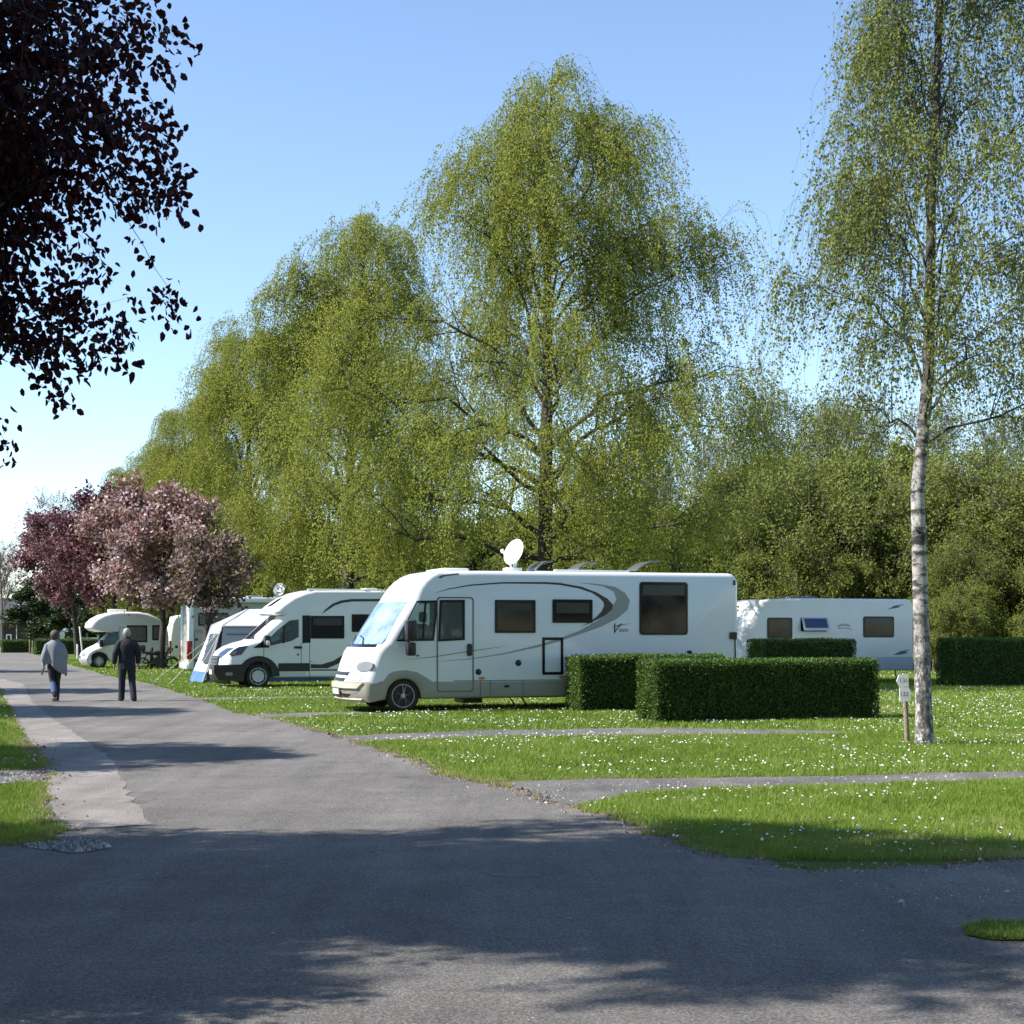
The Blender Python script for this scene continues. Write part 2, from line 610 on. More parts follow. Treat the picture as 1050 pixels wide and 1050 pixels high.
def asphalt(name, dark, light, grit, blot=0.35):
    t = NT(name)
    co = t.coord()
    big = t.noise(blot, 5, 0.6, co)
    base = t.ramp(big, [(0.32, dark), (0.68, light)])
    # streaks along the carriageway
    mp = t.n('ShaderNodeMapping')
    mp.inputs['Rotation'].default_value = (0, 0, -PHI)
    mp.inputs['Scale'].default_value = (2.2, 0.16, 1)
    t.l(co, mp.inputs[0])
    st = t.noise(1.0, 4, 0.6, mp.outputs[0])
    c = t.mix(0.8, base, t.ramp(st, [(0.3, (0.37, 0.37, 0.37)), (0.7, (0.64, 0.64, 0.64))]), 'OVERLAY')
    mid = t.noise(1.9, 6, 0.7, co)
    c = t.mix(0.6, c, t.ramp(mid, [(0.35, (0.38, 0.38, 0.38)), (0.65, (0.60, 0.60, 0.60))]), 'OVERLAY')
    # hairline cracks
    cv = t.n('ShaderNodeTexVoronoi', feature='DISTANCE_TO_EDGE')
    cv.inputs['Scale'].default_value = 0.55
    wn = t.n('ShaderNodeTexNoise')
    wn.inputs['Scale'].default_value = 1.3
    wn.inputs['Detail'].default_value = 6
    t.l(co, wn.inputs['Vector'])
    wv = t.n('ShaderNodeVectorMath', operation='SCALE')
    wv.inputs['Scale'].default_value = 1.6
    t.l(wn.outputs['Color'], wv.inputs[0])
    av = t.n('ShaderNodeVectorMath', operation='ADD')
    t.l(co, av.inputs[0])
    t.l(wv.outputs[0], av.inputs[1])
    t.l(av.outputs[0], cv.inputs['Vector'])
    crk = t.ramp(cv.outputs['Distance'], [(0.0, (1, 1, 1)), (0.008, (0, 0, 0))])
    gate = t.ramp(t.noise(0.4, 3, 0.5, co), [(0.50, (0, 0, 0)), (0.60, (.7, .7, .7))])
    c = t.mix(t.mix(1.0, crk, gate, 'MULTIPLY'), c, (0.03, 0.028, 0.026))
    g1 = t.noise(62, 4, 0.8, co)
    c = t.mix(0.75, c, t.ramp(g1, [(0.36, (0.14, 0.14, 0.14)), (0.5, (0.5, 0.5, 0.5)), (0.64, (0.86, 0.85, 0.83))]), 'OVERLAY')
    vo = t.n('ShaderNodeTexVoronoi')
    vo.inputs['Scale'].default_value = 105
    t.l(co, vo.inputs['Vector'])
    sep = t.n('ShaderNodeSeparateColor')
    t.l(vo.outputs['Color'], sep.inputs[0])
    bright = t.ramp(sep.outputs[0], [(0.90, (0, 0, 0)), (0.97, (1, 1, 1))])
    c = t.mix(t.mix(1.0, bright, (grit, grit, grit), 'MULTIPLY'), c, (0.34, 0.33, 0.31))
    # dark soil smears
    sm = t.noise(0.55, 6, 0.72, co)
    sr = t.ramp(sm, [(0.64, (0, 0, 0)), (0.74, (0.5, 0.5, 0.5))])
    c = t.mix(sr, c, (0.055, 0.047, 0.040))
    g2 = t.noise(230, 2, 0.6, co)
    c = t.mix(0.5, c, t.ramp(g2, [(0.35, (0.30, 0.30, 0.30)), (0.65, (0.70, 0.70, 0.70))]), 'OVERLAY')
    t.l(c, t.b.inputs['Base Color'])
    t.b.inputs['Roughness'].default_value = 0.88
    t.b.inputs['Specular IOR Level'].default_value = 0.3
    t.bump(g1, 0.9, 0.02)
    return t.m


M['asphalt'] = asphalt('asphalt', (0.122, 0.112, 0.101), (0.182, 0.168, 0.153), 0.5)
M['patch'] = asphalt('old_brown_surface', (0.215, 0.190, 0.172), (0.275, 0.248, 0.225), 0.3, 0.6)
M['gravel'] = asphalt('fine_gravel', (0.11, 0.104, 0.096), (0.175, 0.165, 0.152), 0.5, 0.8)


def groundmat():
    t = NT('turf')
    co = t.coord()
    a = t.noise(0.22, 5, 0.65, co)
    b = t.noise(14, 5, 0.75, co)
    c1 = t.ramp(a, [(0.3, (0.075, 0.095, 0.020)), (0.55, (0.10, 0.135, 0.025)), (0.75, (0.14, 0.15, 0.045))])
    c2 = t.mix(0.7, c1, t.ramp(b, [(0.3, (0.25, 0.25, 0.22)), (0.7, (0.70, 0.70, 0.66))]), 'OVERLAY')
    t.l(c2, t.b.inputs['Base Color'])
    t.b.inputs['Roughness'].default_value = 0.9
    t.b.inputs['Specular IOR Level'].default_value = 0.1
    t.bump(b, 0.8, 0.05)
    return t.m


M['turf'] = groundmat()

bm = bmesh.new()
bmesh.ops.create_grid(bm, x_segments=40, y_segments=40, size=1)
for v in bm.verts:
    v.co = Vector((v.co.x * 2400, v.co.y * 2400 + 300, 0))
me = bpy.data.meshes.new('ground')
bm.to_mesh(me)
bm.free()
me.materials.append(M['turf'])
ground = bpy.data.objects.new('ground', me)
COL.objects.link(ground)
tag(ground, kind='structure')

ROAD = [(-14, 2.0), (-14, 11.2)] + [G(*p) for p in [
    (0, 869), (40, 867), (63, 860), (60, 845), (50, 825), (48, 807), (50, 799), (50, 790), (48, 783), (40, 770), (28, 757), (18, 742),
    (10, 728), (2, 712), (-6, 700), (-16, 687), (-26, 674), (-32, 665), (-35, 659),
    (-6, 659), (24, 668), (44, 674), (60, 679), (83, 685), (110, 693), (160, 703), (187, 711.5), (207, 718), (243, 731), (267, 735.5),
    (300, 743), (333, 752), (350, 757), (363, 761), (423, 780), (470, 800), (517, 808), (548, 819), (590, 829), (640, 848), (700, 867),
    (750, 880), (830, 893), (960, 888), (1050, 884)]] + [(10.5, 10.3), (14, 10.3), (14, 2.0)]
PATHS = {
    'path_near': [G(*p) for p in [(500, 802), (517, 803), (617, 799), (817, 797), (1050, 791), (1300, 785), (1300, 793.5), (1050, 800), (817, 807), (670, 812), (605, 822), (585, 829), (540, 818)]],
    'path_mid': [G(*p) for p in [(330, 753), (350, 755), (483, 749.5), (670, 747), (817, 749), (875, 751), (865, 753), (750, 754), (517, 755.5), (372, 761), (355, 760)]],
    'path_pitch': [G(*p) for p in [(258, 733), (300, 731.3), (345, 730.4), (470, 728), (470, 730), (345, 733.5), (300, 736.5), (270, 737)]],
    'path_far': [G(*p) for p in [(200, 716), (240, 715.2), (345, 714.5), (345, 716.2), (240, 718), (207, 718.5)]],
    'path_verge': [G(*p) for p in [(-120, 792), (0, 791), (50, 789), (54, 795), (52, 803), (0, 804), (-120, 803)]],
}
ROAD_R = ragged(ROAD, 0.17, 0.06, 3)
sheet('road', ROAD_R, 0.012, M['asphalt'])
PATH_R = {}
for i, (k, p) in enumerate(PATHS.items()):
    PATH_R[k] = ragged(p, 0.3, 0.05, 20 + i)
    sheet(k, PATH_R[k], 0.008, M['gravel'])
PATCH = [G(*p) for p in [(-12, 697), (4, 697), (24, 702), (33, 720), (52, 736), (77, 753), (103, 772), (117, 783), (127, 807), (147, 836), (156, 847), (100, 851), (66, 853),
                         (61, 843), (51, 824), (49.5, 806), (51, 799), (50.5, 791), (48.5, 783), (40.5, 770), (28.5, 757), (18.5, 742), (10.5, 728), (2.5, 712), (-5, 702)]]
sheet('road_patch', ragged(PATCH, 0.3, 0.022, 9), 0.016, M['patch'])
GRIT = [G(*p) for p in [(20, 869), (62, 864), (84, 862), (108, 866), (112, 872), (80, 876), (40, 873)]]
sheet('grit_strip', ragged(GRIT, 0.12, 0.05, 5), 0.016, M['gravel'])
APRON = [G(*p) for p in [(835, 895), (960, 890), (1060, 886)]] + [(8, 10.3), (8, 8.0)] + [G(*p) for p in [(1050, 945), (960, 942), (890, 922)]]
TUFT = [G(*p) for p in [(985, 955), (1010, 950), (1060, 951)]] + [G(1130, 953), G(1130, 975)] + [G(*p) for p in [(1060, 968), (1020, 967), (995, 962)]]
sheet('turf_strip', ragged(TUFT, 0.12, 0.02, 8), 0.02, M['turf'])

ALLP = [ROAD_R] + list(PATH_R.values())


def on_grass(X, Y):
    ok = np.ones(X.shape, bool)
    for p in ALLP:
        P = np.array(p)
        sel = (X > P[:, 0].min()) & (X < P[:, 0].max()) & (Y > P[:, 1].min()) & (Y < P[:, 1].max())
        idx = np.where(sel)[0]
        ok[idx[inside(p, X[idx], Y[idx])]] = False
    return ok


def vnoise(X, Y, s, seed):
    """cheap smooth 2-D value noise 0..1"""
    r = np.random.default_rng(seed)
    T = r.random((256, 256))
    x, y = X * s + 1000, Y * s + 1000
    xi, yi = np.floor(x).astype(int), np.floor(y).astype(int)
    fx, fy = x - xi, y - yi
    fx, fy = fx * fx * (3 - 2 * fx), fy * fy * (3 - 2 * fy)
    g = lambda i, j: T[i % 256, j % 256]
    return (g(xi, yi) * (1 - fx) + g(xi + 1, yi) * fx) * (1 - fy) + (g(xi, yi + 1) * (1 - fx) + g(xi + 1, yi + 1) * fx) * fy


# nearest edge of the hard surfaces (dry, longer fringe there)
def edge_dist(X, Y):
    E = np.array([p for p in ALLP[0] + sum([list(q) for q in PATH_R.values()], []) if p[1] < 30 and abs(p[0]) < 12])
    d = np.full(X.shape, 9.0)
    for i in range(0, len(X), 20000):
        dx = X[i:i + 20000, None] - E[None, :, 0]
        dy = Y[i:i + 20000, None] - E[None, :, 1]
        d[i:i + 20000] = np.sqrt((dx * dx + dy * dy).min(1))
    return d


def grass_zone(x0, x1, y0, y1, dens, h, wd, seed, fringe=False):
    r = np.random.default_rng(seed)
    n = int((x1 - x0) * (y1 - y0) * dens)
    X, Y = r.uniform(x0, x1, n), r.uniform(y0, y1, n)
    vis = np.abs(X / Y) < 0.345                      # the wedge the photograph and a step aside can see
    X, Y = X[vis], Y[vis]
    k = on_grass(X, Y)
    X, Y = X[k], Y[k]
    n = len(X)
    d = edge_dist(X, Y) if fringe else np.full(n, 9.0)
    clump = vnoise(X, Y, 1.6, 5) * 0.6 + vnoise(X, Y, 6.0, 6) * 0.4
    H = h * r.uniform(0.45, 1.25, n) * (0.55 + 0.9 * clump)
    H *= np.where(d < 0.22, .8, 1.0)
    W = wd * r.uniform(0.6, 1.3, n)
    az = r.uniform(0, 2 * PI, n)
    ln = r.uniform(0.1, 0.9, n) * H
    la = r.uniform(0, 2 * PI, n)
    V = np.zeros((n, 3, 3))
    V[:, 0] = np.stack([X - np.cos(az) * W, Y - np.sin(az) * W, np.zeros(n)], 1)
    V[:, 1] = np.stack([X + np.cos(az) * W, Y + np.sin(az) * W, np.zeros(n)], 1)
    V[:, 2] = np.stack([X + np.cos(la) * ln, Y + np.sin(la) * ln, H], 1)
    tone = vnoise(X, Y, 0.5, 8) * 0.35 + vnoise(X, Y, 2.6, 9) * 0.3 + r.random(n) * 0.38 - 0.05
    tone += np.clip(1 - d / .3, 0, 1) * r.uniform(0.1, 0.75, n) + np.clip((vnoise(X, Y, .8, 44) - .74) * 2.2, 0, .3) * r.random(n)
    return V, np.clip(tone, 0, 1)


zones = [(0.2, 6, 10.5, 17, 6500, 0.055, 0.0035, 1, True), (-8, 9, 17, 25, 3000, 0.055, 0.005, 2, True), (-5, 0, 10.5, 17, 6500, 0.06, 0.0035, 6, True),
         (-12, 13, 25, 38, 1000, 0.06, 0.010, 3, True), (-20, 21, 38, 60, 320, 0.07, 0.018, 4, False), (-32, 32, 60, 95, 90, 0.08, 0.04, 5, False)]
res = [grass_zone(*z) for z in zones]
V = np.concatenate([a for a, b in res])
R = np.concatenate([b for a, b in res])
# the tuft at the right of the yard
r = np.random.default_rng(3)
P = np.array(TUFT)
X, Y = r.uniform(P[:, 0].min(), P[:, 0].max(), 9000), r.uniform(P[:, 1].min(), P[:, 1].max(), 9000)
k = inside(TUFT, X, Y)
X, Y = X[k], Y[k]
n = len(X)
H = 0.032 * r.uniform(.4, 1.2, n)
az = r.uniform(0, 6.28, n)
T = np.zeros((n, 3, 3))
T[:, 0] = np.stack([X - np.cos(az) * .004, Y - np.sin(az) * .004, np.full(n, .02)], 1)
T[:, 1] = np.stack([X + np.cos(az) * .004, Y + np.sin(az) * .004, np.full(n, .02)], 1)
T[:, 2] = np.stack([X + r.normal(0, .02, n), Y + r.normal(0, .02, n), .02 + H], 1)
V = np.concatenate([V, T])
R = np.concatenate([R, np.clip(r.random(n) * .9, 0, 1)])
g = raw_mesh('grass', V, 3, M['grass'], R)
tag(g, kind='stuff', label='short mown spring grass on the pitches and verges', cat='grass')
print('grass', len(V))

# daisies in drifts
def daisies(x0, x1, y0, y1, n, rad, seed, thr=0.5):
    r = np.random.default_rng(seed)
    X, Y = r.uniform(x0, x1, n), r.uniform(y0, y1, n)
    f = vnoise(X, Y, 0.45, 31) * 0.45 + vnoise(X, Y, 2.1, 32) * 0.55
    k = (f > thr + r.uniform(-0.06, 0.06, n)) & (np.abs(X / Y) < 0.345)
    X, Y = X[k], Y[k]
    k = on_grass(X, Y)
    X, Y = X[k], Y[k]
    n = len(X)
    rr = rad * r.uniform(0.7, 1.25, n)
    tx, ty = r.normal(0, 0.3, n), r.normal(-0.15, 0.35, n)
    th = np.arange(6) * PI / 3
    cx, cy = np.cos(th)[None] * rr[:, None], np.sin(th)[None] * rr[:, None]
    V = np.stack([X[:, None] + cx, Y[:, None] + cy, r.uniform(.045, .085, n)[:, None] + cx * tx[:, None] - cy * ty[:, None]], 2)
    return V.reshape(n, 6, 3), r.random(n)


dz = [daisies(0.5, 6, 10.5, 17, 1500, 0.0095, 1, 0.5), daisies(-6, 9, 17, 27, 6500, 0.0105, 2, 0.5), daisies(-12, 13, 27, 42, 9000, 0.0125, 3, 0.5), daisies(-18, 20, 42, 75, 5000, 0.02, 4, 0.52)]
d = raw_mesh('daisies', np.concatenate([a for a, b in dz]), 6, M['daisy'], np.concatenate([b for a, b in dz]))
tag(d, kind='stuff', label='white daisies scattered in drifts through the short grass', cat='daisies')

# pebbles and blossom litter on the hard surfaces
def chips(X, Y, z, s, seed):
    r = np.random.default_rng(seed)
    n = len(X)
    s = s * r.lognormal(0, 0.45, n)
    B = np.array([[1, 0, 0], [-.5, .87, 0], [-.5, -.87, 0], [0, 0, .8]])
    B = B[None] * s[:, None, None]
    B = B * r.uniform(.6, 1.3, (n, 4, 1))
    a = r.uniform(0, 6.28, n)
    x = B[:, :, 0] * np.cos(a)[:, None] - B[:, :, 1] * np.sin(a)[:, None]
    y = B[:, :, 0] * np.sin(a)[:, None] + B[:, :, 1] * np.cos(a)[:, None]
    Q = np.stack([x + X[:, None], y + Y[:, None], B[:, :, 2] + z], 2)
    T = Q[:, [[0, 1, 3], [1, 2, 3], [2, 0, 3]]]
    return T.reshape(-1, 3, 3), np.repeat(r.random(n), 3)


def scatter_in(poly, n, seed):
    r = np.random.default_rng(seed)
    P = np.array(poly)
    X, Y = r.uniform(P[:, 0].min(), P[:, 0].max(), n), r.uniform(P[:, 1].min(), P[:, 1].max(), n)
    k = inside(poly, X, Y)
    return X[k], Y[k]


cs = []
for poly, n, s, z, sd in ((GRIT, 1500, .011, .016, 1), (APRON, 2600, .007, .011, 2), (PATHS['path_near'], 2600, .007, .008, 3), (PATHS['path_mid'], 1500, .008, .008, 4), (PATHS['path_verge'], 2500, .009, .008, 5)):
    X, Y = scatter_in(poly, n, sd)
    cs.append(chips(X, Y, z, s, sd))
# along the ragged road edge
E = np.array([p for p in ROAD_R if p[1] < 26 and abs(p[0]) < 7])
r = np.random.default_rng(77)
ei = r.integers(0, len(E), 3500)
cs.append(chips(E[ei, 0] + r.normal(0, .12, 3500), E[ei, 1] + r.normal(0, .12, 3500), .011, .007, 6))
pb = raw_mesh('pebbles', np.concatenate([a for a, b in cs]), 3, M['pebble'], np.concatenate([b for a, b in cs]))
tag(pb, kind='stuff', label='loose pale grit along the road edge and the paths', cat='gravel')
r = np.random.default_rng(9)
X, Y = r.uniform(-9, 6, 1100), 4.5 + 20 * r.random(1100) ** 1.6
k = inside(ROAD_R, X, Y)
T, rr = chips(X[k], Y[k], .012, .006, 8)
T[:, :, 2] = .0125 + (T[:, :, 2] - .012) * .4
ei = r.integers(0, len(E), 6000)                      # dry thatch and soil crumbs along the turf edge
T2, rr2 = chips(E[ei, 0] + r.normal(0, .07, 6000), E[ei, 1] + r.normal(0, .07, 6000), .012, .010, 9)
T, rr = np.concatenate([T, T2]), np.concatenate([rr, rr2 * .45])
lt = raw_mesh('litter', T, 3, M['litter'], rr)
lt_ = lt
tag(lt, kind='stuff', label='tiny fallen petals, twig scraps and soil crumbs on the asphalt', cat='litter')
# ================================================================ trees
def bez(p0, p1, p2, n):
    t = np.linspace(0, 1, n)[:, None]
    return (1 - t) ** 2 * p0 + 2 * t * (1 - t) * p1 + t * t * p2


def tubes(paths, radii, n=5):
    """many tapering branches as one vertex/face set"""
    mb = MB()
    for p, r in zip(paths, radii):
        mb.tube([tuple(q) for q in p], list(r), n, cap=False)
    return mb


def env_table(tab):
    tab = np.array(sorted(tab))

    def f(z, az):
        L = np.interp(z, tab[:, 0], tab[:, 1])
        R = np.interp(z, tab[:, 0], tab[:, 2])
        c = 0.5 + 0.5 * np.cos(az)
        return L * (1 - c) + R * c
    return f


def leaves_at(P, axis, ln, wd, r, fold=0.35, shape='rhomb'):
    """folded leaves; returns (n, faces, corners, 3)"""
    n = len(P)
    axis = axis / np.maximum(np.linalg.norm(axis, axis=1, keepdims=True), 1e-6)
    up = r.normal(0, 1, (n, 3))
    side = np.cross(axis, up)
    side /= np.maximum(np.linalg.norm(side, axis=1, keepdims=True), 1e-6)
    nor = np.cross(side, axis)
    ln = (ln * r.uniform(0.65, 1.25, n))[:, None]
    wd = (wd * r.uniform(0.7, 1.2, n))[:, None]
    if shape == 'rhomb':
        b, t = P, P + axis * ln
        m = P + axis * ln * 0.42
        l, rt = m + side * wd + nor * wd * fold, m - side * wd + nor * wd * fold
        return np.stack([np.stack([b, l, t], 1), np.stack([b, t, rt], 1)], 1)          # n,2,3,3
    b, t = P, P + axis * ln - nor * ln * 0.15
    m1, m2 = P + axis * ln * 0.3, P + axis * ln * 0.68
    f1 = nor * wd * fold
    l1, r1 = m1 + side * wd + f1, m1 - side * wd + f1
    l2, r2 = m2 + side * wd * 0.85 + f1 * .6, m2 - side * wd * 0.85 + f1 * .6
    return np.stack([np.stack([b, l1, l2, t], 1), np.stack([b, t, r2, r1], 1)], 1)      # n,2,4,3


def make_tree(name, seed, H, env, z0, trunk_r, n_limb, n_sub, n_twig, twig_len, leaf, n_leaf, leafm, barkm,
              droop=1.0, rise=0.75, lean=((0, 0, 0),), tz=0.97, tone=None, shape='rhomb', spread=0.05, sub_len=0.5, twig_r=0.004,
              label=None, cat='tree', group=None, loc=(0, 0, 0), rz=0, axis_down=0.8, twig_mat=None, clump=0.0, inner=0.25, twig_draw=1.0, trunk_sides=12,
              limb_h=(0.8, 0.93), low=0.0, ragg=(.80, 1.06), limb_r=0.40, flare=1.25, wob=0.12, outw=0.9, fork=False, tone_mix=0.25):
    r = np.random.default_rng(seed)
    leanz = np.array([l[0] for l in lean])
    lx, ly = np.array([l[1] for l in lean]), np.array([l[2] for l in lean])
    top = H * tz
    axis_at = lambda z: np.array([np.interp(z, leanz, lx), np.interp(z, leanz, ly), z])
    zs = np.concatenate([[0, 0.12, 0.45], np.linspace(1.0, top, 16)])
    wv = np.cumsum(r.normal(0, wob * H / 60, (len(zs), 2)), 0)
    wv[:3] = 0
    tp = np.array([axis_at(z) for z in zs])
    tp[:, :2] += wv * np.clip(zs / H, 0, 1)[:, None]
    tr = trunk_r * np.clip(1 - zs / (top * 1.02), 0.02, 1) ** 0.85
    tr[0] *= flare
    tr[1] *= (1 + flare) / 2
    trunk_at = lambda z: np.array([np.interp(z, zs, tp[:, k]) for k in range(3)])
    rad_at = lambda z: np.interp(z, zs, tr)
    paths, radii = [], []
    limbs, lr = [], []
    for i in range(n_limb):
        f = (i + 0.5 + r.uniform(-.4, .4)) / n_limb
        zst = z0 * limb_h[0] + (H * limb_h[1] - z0 * limb_h[0]) * f ** (1.15 if droop > .5 else 0.9)
        az = i * 2.39996 + r.normal(0, 0.35)
        k = min(1.0, .12 + 1.5 * f) if droop > .5 else 1.0
        ze = min(H * 0.985, zst + (H - zst) * rise * r.uniform(0.35, 0.75) * k + 0.2 - low * zst * max(0, 1 - 2.2 * f))
        R = float(env(ze, az)) * r.uniform(*ragg)
        p0 = trunk_at(zst)
        d = np.array([math.cos(az), math.sin(az), 0])
        ax = axis_at(ze)
        p2 = np.array([ax[0], ax[1], 0]) + d * R + np.array([0, 0, ze])
        if droop > 0.5:
            p2[2] -= R * 0.16 * droop
        p1 = p0 + d * R * r.uniform(.3, .5) + np.array([0, 0, (ze - zst) * r.uniform(.75, 1.15)])
        P = bez(p0, p1, p2, 9)
        P[1:-1] += r.normal(0, 0.02 * R + .01, (7, 3))
        rr = np.linspace(1, 0.12, 9) * min(rad_at(zst) * limb_r, 0.010 + 0.013 * np.linalg.norm(p2 - p0))
        limbs.append(P)
        lr.append(rr)
        paths.append(P)
        radii.append(rr)
    subs = []
    for P, rr in zip(limbs, lr):
        L = np.linalg.norm(P[-1] - P[0])
        for k in range(n_sub):
            t = r.uniform(0.22, 1.0)
            i = min(7, int(t * 8))
            q = P[i] + (P[i + 1] - P[i]) * (t * 8 - i)
            tg = P[i + 1] - P[i]
            tg /= np.linalg.norm(tg)
            d = tg * 0.8 + r.normal(0, 0.62, 3) + np.array([0, 0, 0.25])
            d /= np.linalg.norm(d)
            ln = L * sub_len * r.uniform(.45, 1.0) * (1.15 - 0.55 * t) + .15
            e = q + d * ln
            # keep it inside the crown
            ax = axis_at(e[2])
            v = e[:2] - ax[:2]
            rad = np.linalg.norm(v)
            lim = float(env(min(e[2], H), math.atan2(v[1], v[0]))) * r.uniform(.9, 1.14)
            if rad > lim:
                e[:2] = ax[:2] + v * lim / rad
            e[2] = min(e[2], H * 1.0)
            m = (q + e) / 2 + np.array([0, 0, ln * 0.12])
            S = bez(q, m, e, 6)
            subs.append(S)
            paths.append(S)
            radii.append(np.linspace(max(.006, rr[i] * 0.55), 0.004, 6))
    # twigs: vectorised
    S = np.array(subs)
    nt_ = n_twig
    sl = np.linalg.norm(S[:, -1] - S[:, 0], axis=1) ** 1.4
    si = r.choice(len(S), nt_, p=sl / sl.sum())
    t = r.uniform(0.1, 1.0, nt_) * 4.999
    i = t.astype(int)
    fr = (t - i)[:, None]
    B = S[si, i] * (1 - fr) + S[si, i + 1] * fr
    ax = np.stack([np.interp(B[:, 2], leanz, lx), np.interp(B[:, 2], leanz, ly)], 1)
    out = B[:, :2] - ax
    out = out / np.maximum(np.linalg.norm(out, axis=1, keepdims=True), .05)
    d = np.concatenate([out * outw, np.full((nt_, 1), 0.35)], 1) + r.normal(0, 0.55, (nt_, 3))
    d /= np.linalg.norm(d, axis=1, keepdims=True)
    L = twig_len * r.uniform(0.35, 1.15, nt_)
    if droop > 0.5:                                   # stay off the ground
        L = np.minimum(L, np.maximum(.3, (B[:, 2] - z0 * 0.55) * 0.8))
    u = np.linspace(0, 1, 7)[None, :, None]
    reach = 1 - np.exp(-u * 2.2)
    TW = B[:, None] + d[:, None] * (L[:, None, None] * reach * (0.55 if droop > .5 else 0.95))
    TW[:, :, 2] -= (droop * L[:, None] * (u[..., 0] ** 1.6) * 0.85)
    TW[:, 2:] += r.normal(0, 0.015, (nt_, 5, 3)) * L[:, None, None]
    # leaves
    li = r.integers(0, nt_, n_leaf)
    if clump > 0:
        keepw = r.random(nt_) ** clump
        li = r.choice(nt_, n_leaf, p=keepw / keepw.sum())
    t = (0.06 + 0.94 * r.random(n_leaf) ** 0.85) * 5.999
    i = t.astype(int)
    fr = (t - i)[:, None]
    P = TW[li, i] * (1 - fr) + TW[li, i + 1] * fr
    tg = TW[li, i + 1] - TW[li, i]
    tg /= np.maximum(np.linalg.norm(tg, axis=1, keepdims=True), 1e-6)
    P = P + r.normal(0, spread, (n_leaf, 3))
    A = tg * 0.5 + r.normal(0, 0.75, (n_leaf, 3)) + np.array([0, 0, -axis_down])
    Vv = leaves_at(P, A, leaf[0], leaf[1], r, shape=shape)
    rn = r.random(n_leaf)
    tone_tw = r.random(nt_)[li]
    rn = np.clip(rn * (1 - tone_mix) + tone_tw * tone_mix, 0, 1)
    if tone is not None:
        rn = np.clip(tone(P, rn, r), 0, 1)
    root = empty(name, loc, rz, label, cat, group)
    tm = MB().tube([tuple(p) for p in tp], list(tr), trunk_sides)
    tm.build('trunk', barkm, root, smooth=60)
    thick = [k for k in range(len(paths)) if radii[k][0] > 0.02]
    thin = [k for k in range(len(paths)) if radii[k][0] <= 0.02]
    bmb = tubes([paths[k] for k in thick], [radii[k] for k in thick], 6)
    b2 = tubes([paths[k] for k in thin], [radii[k] for k in thin], 4)
    bmb.add(b2.v, b2.f)
    me = bpy.data.meshes.new('branches')
    me.from_pydata(bmb.v, [], bmb.f)
    me.materials.append(twig_mat or barkm)
    me.polygons.foreach_set('use_smooth', [True] * len(me.polygons))
    o = bpy.data.objects.new('branches', me)
    COL.objects.link(o)
    o.parent = root
    # twig ribbons: triangular tubes, vectorised
    nd = int(nt_ * twig_draw)
    T3 = TW[:nd]
    rr = (twig_r * np.linspace(1, .35, 7))[None, :, None]
    offs = []
    for k in range(3):
        a = 2 * PI * k / 3
        offs.append(T3 + np.stack([np.full((nd, 7), math.cos(a)), np.full((nd, 7), math.sin(a)), np.zeros((nd, 7))], 2) * rr)
    Q = []
    for k in range(3):
        a, b = offs[k], offs[(k + 1) % 3]
        Q.append(np.stack([a[:, :-1], b[:, :-1], b[:, 1:], a[:, 1:]], 2).reshape(-1, 4, 3))
    raw_mesh('twigs', np.concatenate(Q), 4, twig_mat or barkm, parent=root)
    nc = Vv.shape[2]
    raw_mesh('crown', Vv.reshape(-1, nc, 3), nc, leafm, np.repeat(rn, 2), parent=root)
    return root


# ---- the big weeping birch behind the motorhome (34.8 px per metre)
envA = env_table([(19.1, 0, .05), (17.8, .6, .9), (16.8, 1.4, 2.6), (15.9, 2.3, 3.9), (15, 3.2, 4.8), (13.3, 4.0, 5.6), (11.6, 5.7, 6.2), (9.9, 6.6, 6.6), (8.2, 7.2, 6.8), (5.9, 7.0, 6.5), (4.1, 5.8, 5.6), (2, 3.6, 3.5)])
make_tree('weeping_birch', 23, 18.8, envA, 4.4, 0.27, 46, 11, 9000, 3.0, (0.068, 0.030), 245000, M['birchleaf'], M['darkbark'],
          droop=.86, rise=0.8, twig_r=0.006, loc=(0.9, 46, 0), lean=((0, 0, 0), (18.8, .25, 0)), spread=0.06, twig_draw=0.7, tone_mix=.5, clump=1.0,
          label='tallest weeping birch, full fresh green crown right behind the swoosh-striped motorhome', cat='tree', group='birches in a row beyond the motorhomes')
# ---- the next one along the row
envB = env_table([(20.9, .1, .1), (20, 1.5, 1.1), (19, 2.8, 1.5), (16.8, 4.2, 2.3), (14.5, 4.8, 3.2), (12.4, 5.6, 4.6), (8, 6.0, 5.2), (4.5, 5.6, 4.8), (2.3, 4.2, 3.8)])
B0 = make_tree('weeping_birch', 5, 20.9, envB, 4.6, 0.30, 42, 10, 7000, 3.6, (0.088, 0.038), 200000, M['birchleaf'], M['darkbark'],
               droop=.88, rise=0.8, twig_r=0.007, loc=(-7.4, 69.6, 0), lean=((0, 0, 0), (12, .3, 0), (20.9, 1.3, 0)), spread=0.07, twig_draw=0.7, tone_mix=.4, clump=.4,
               label='tall weeping birch with a thin open top, left neighbour of the fullest birch', cat='tree', group='birches in a row beyond the motorhomes')
row = [(50, 2.2, 1.0, 'pale tipped birch third along the row from the fullest, left of the open topped one'), (75, 4.0, .92, 'smaller looking birch sloping down behind the pink cherry, fourth in the row'),
       (100, 1.1, .93, 'distant birch above the pink cherry crown, fifth in the row'), (125, 5.2, .95, 'hazy distant birch, last but one of the row'), (150, 3.0, .9, 'farthest birch of the row, smallest in the view')]
for t, rz, s, lb in row:
    o = copy_tree(B0)
    o.location = (0.9 - .33 * t, 46 + .94 * t, 0)
    o.rotation_euler = (0, 0, rz)
    o.scale = (s, s, s)
    o['label'] = lb
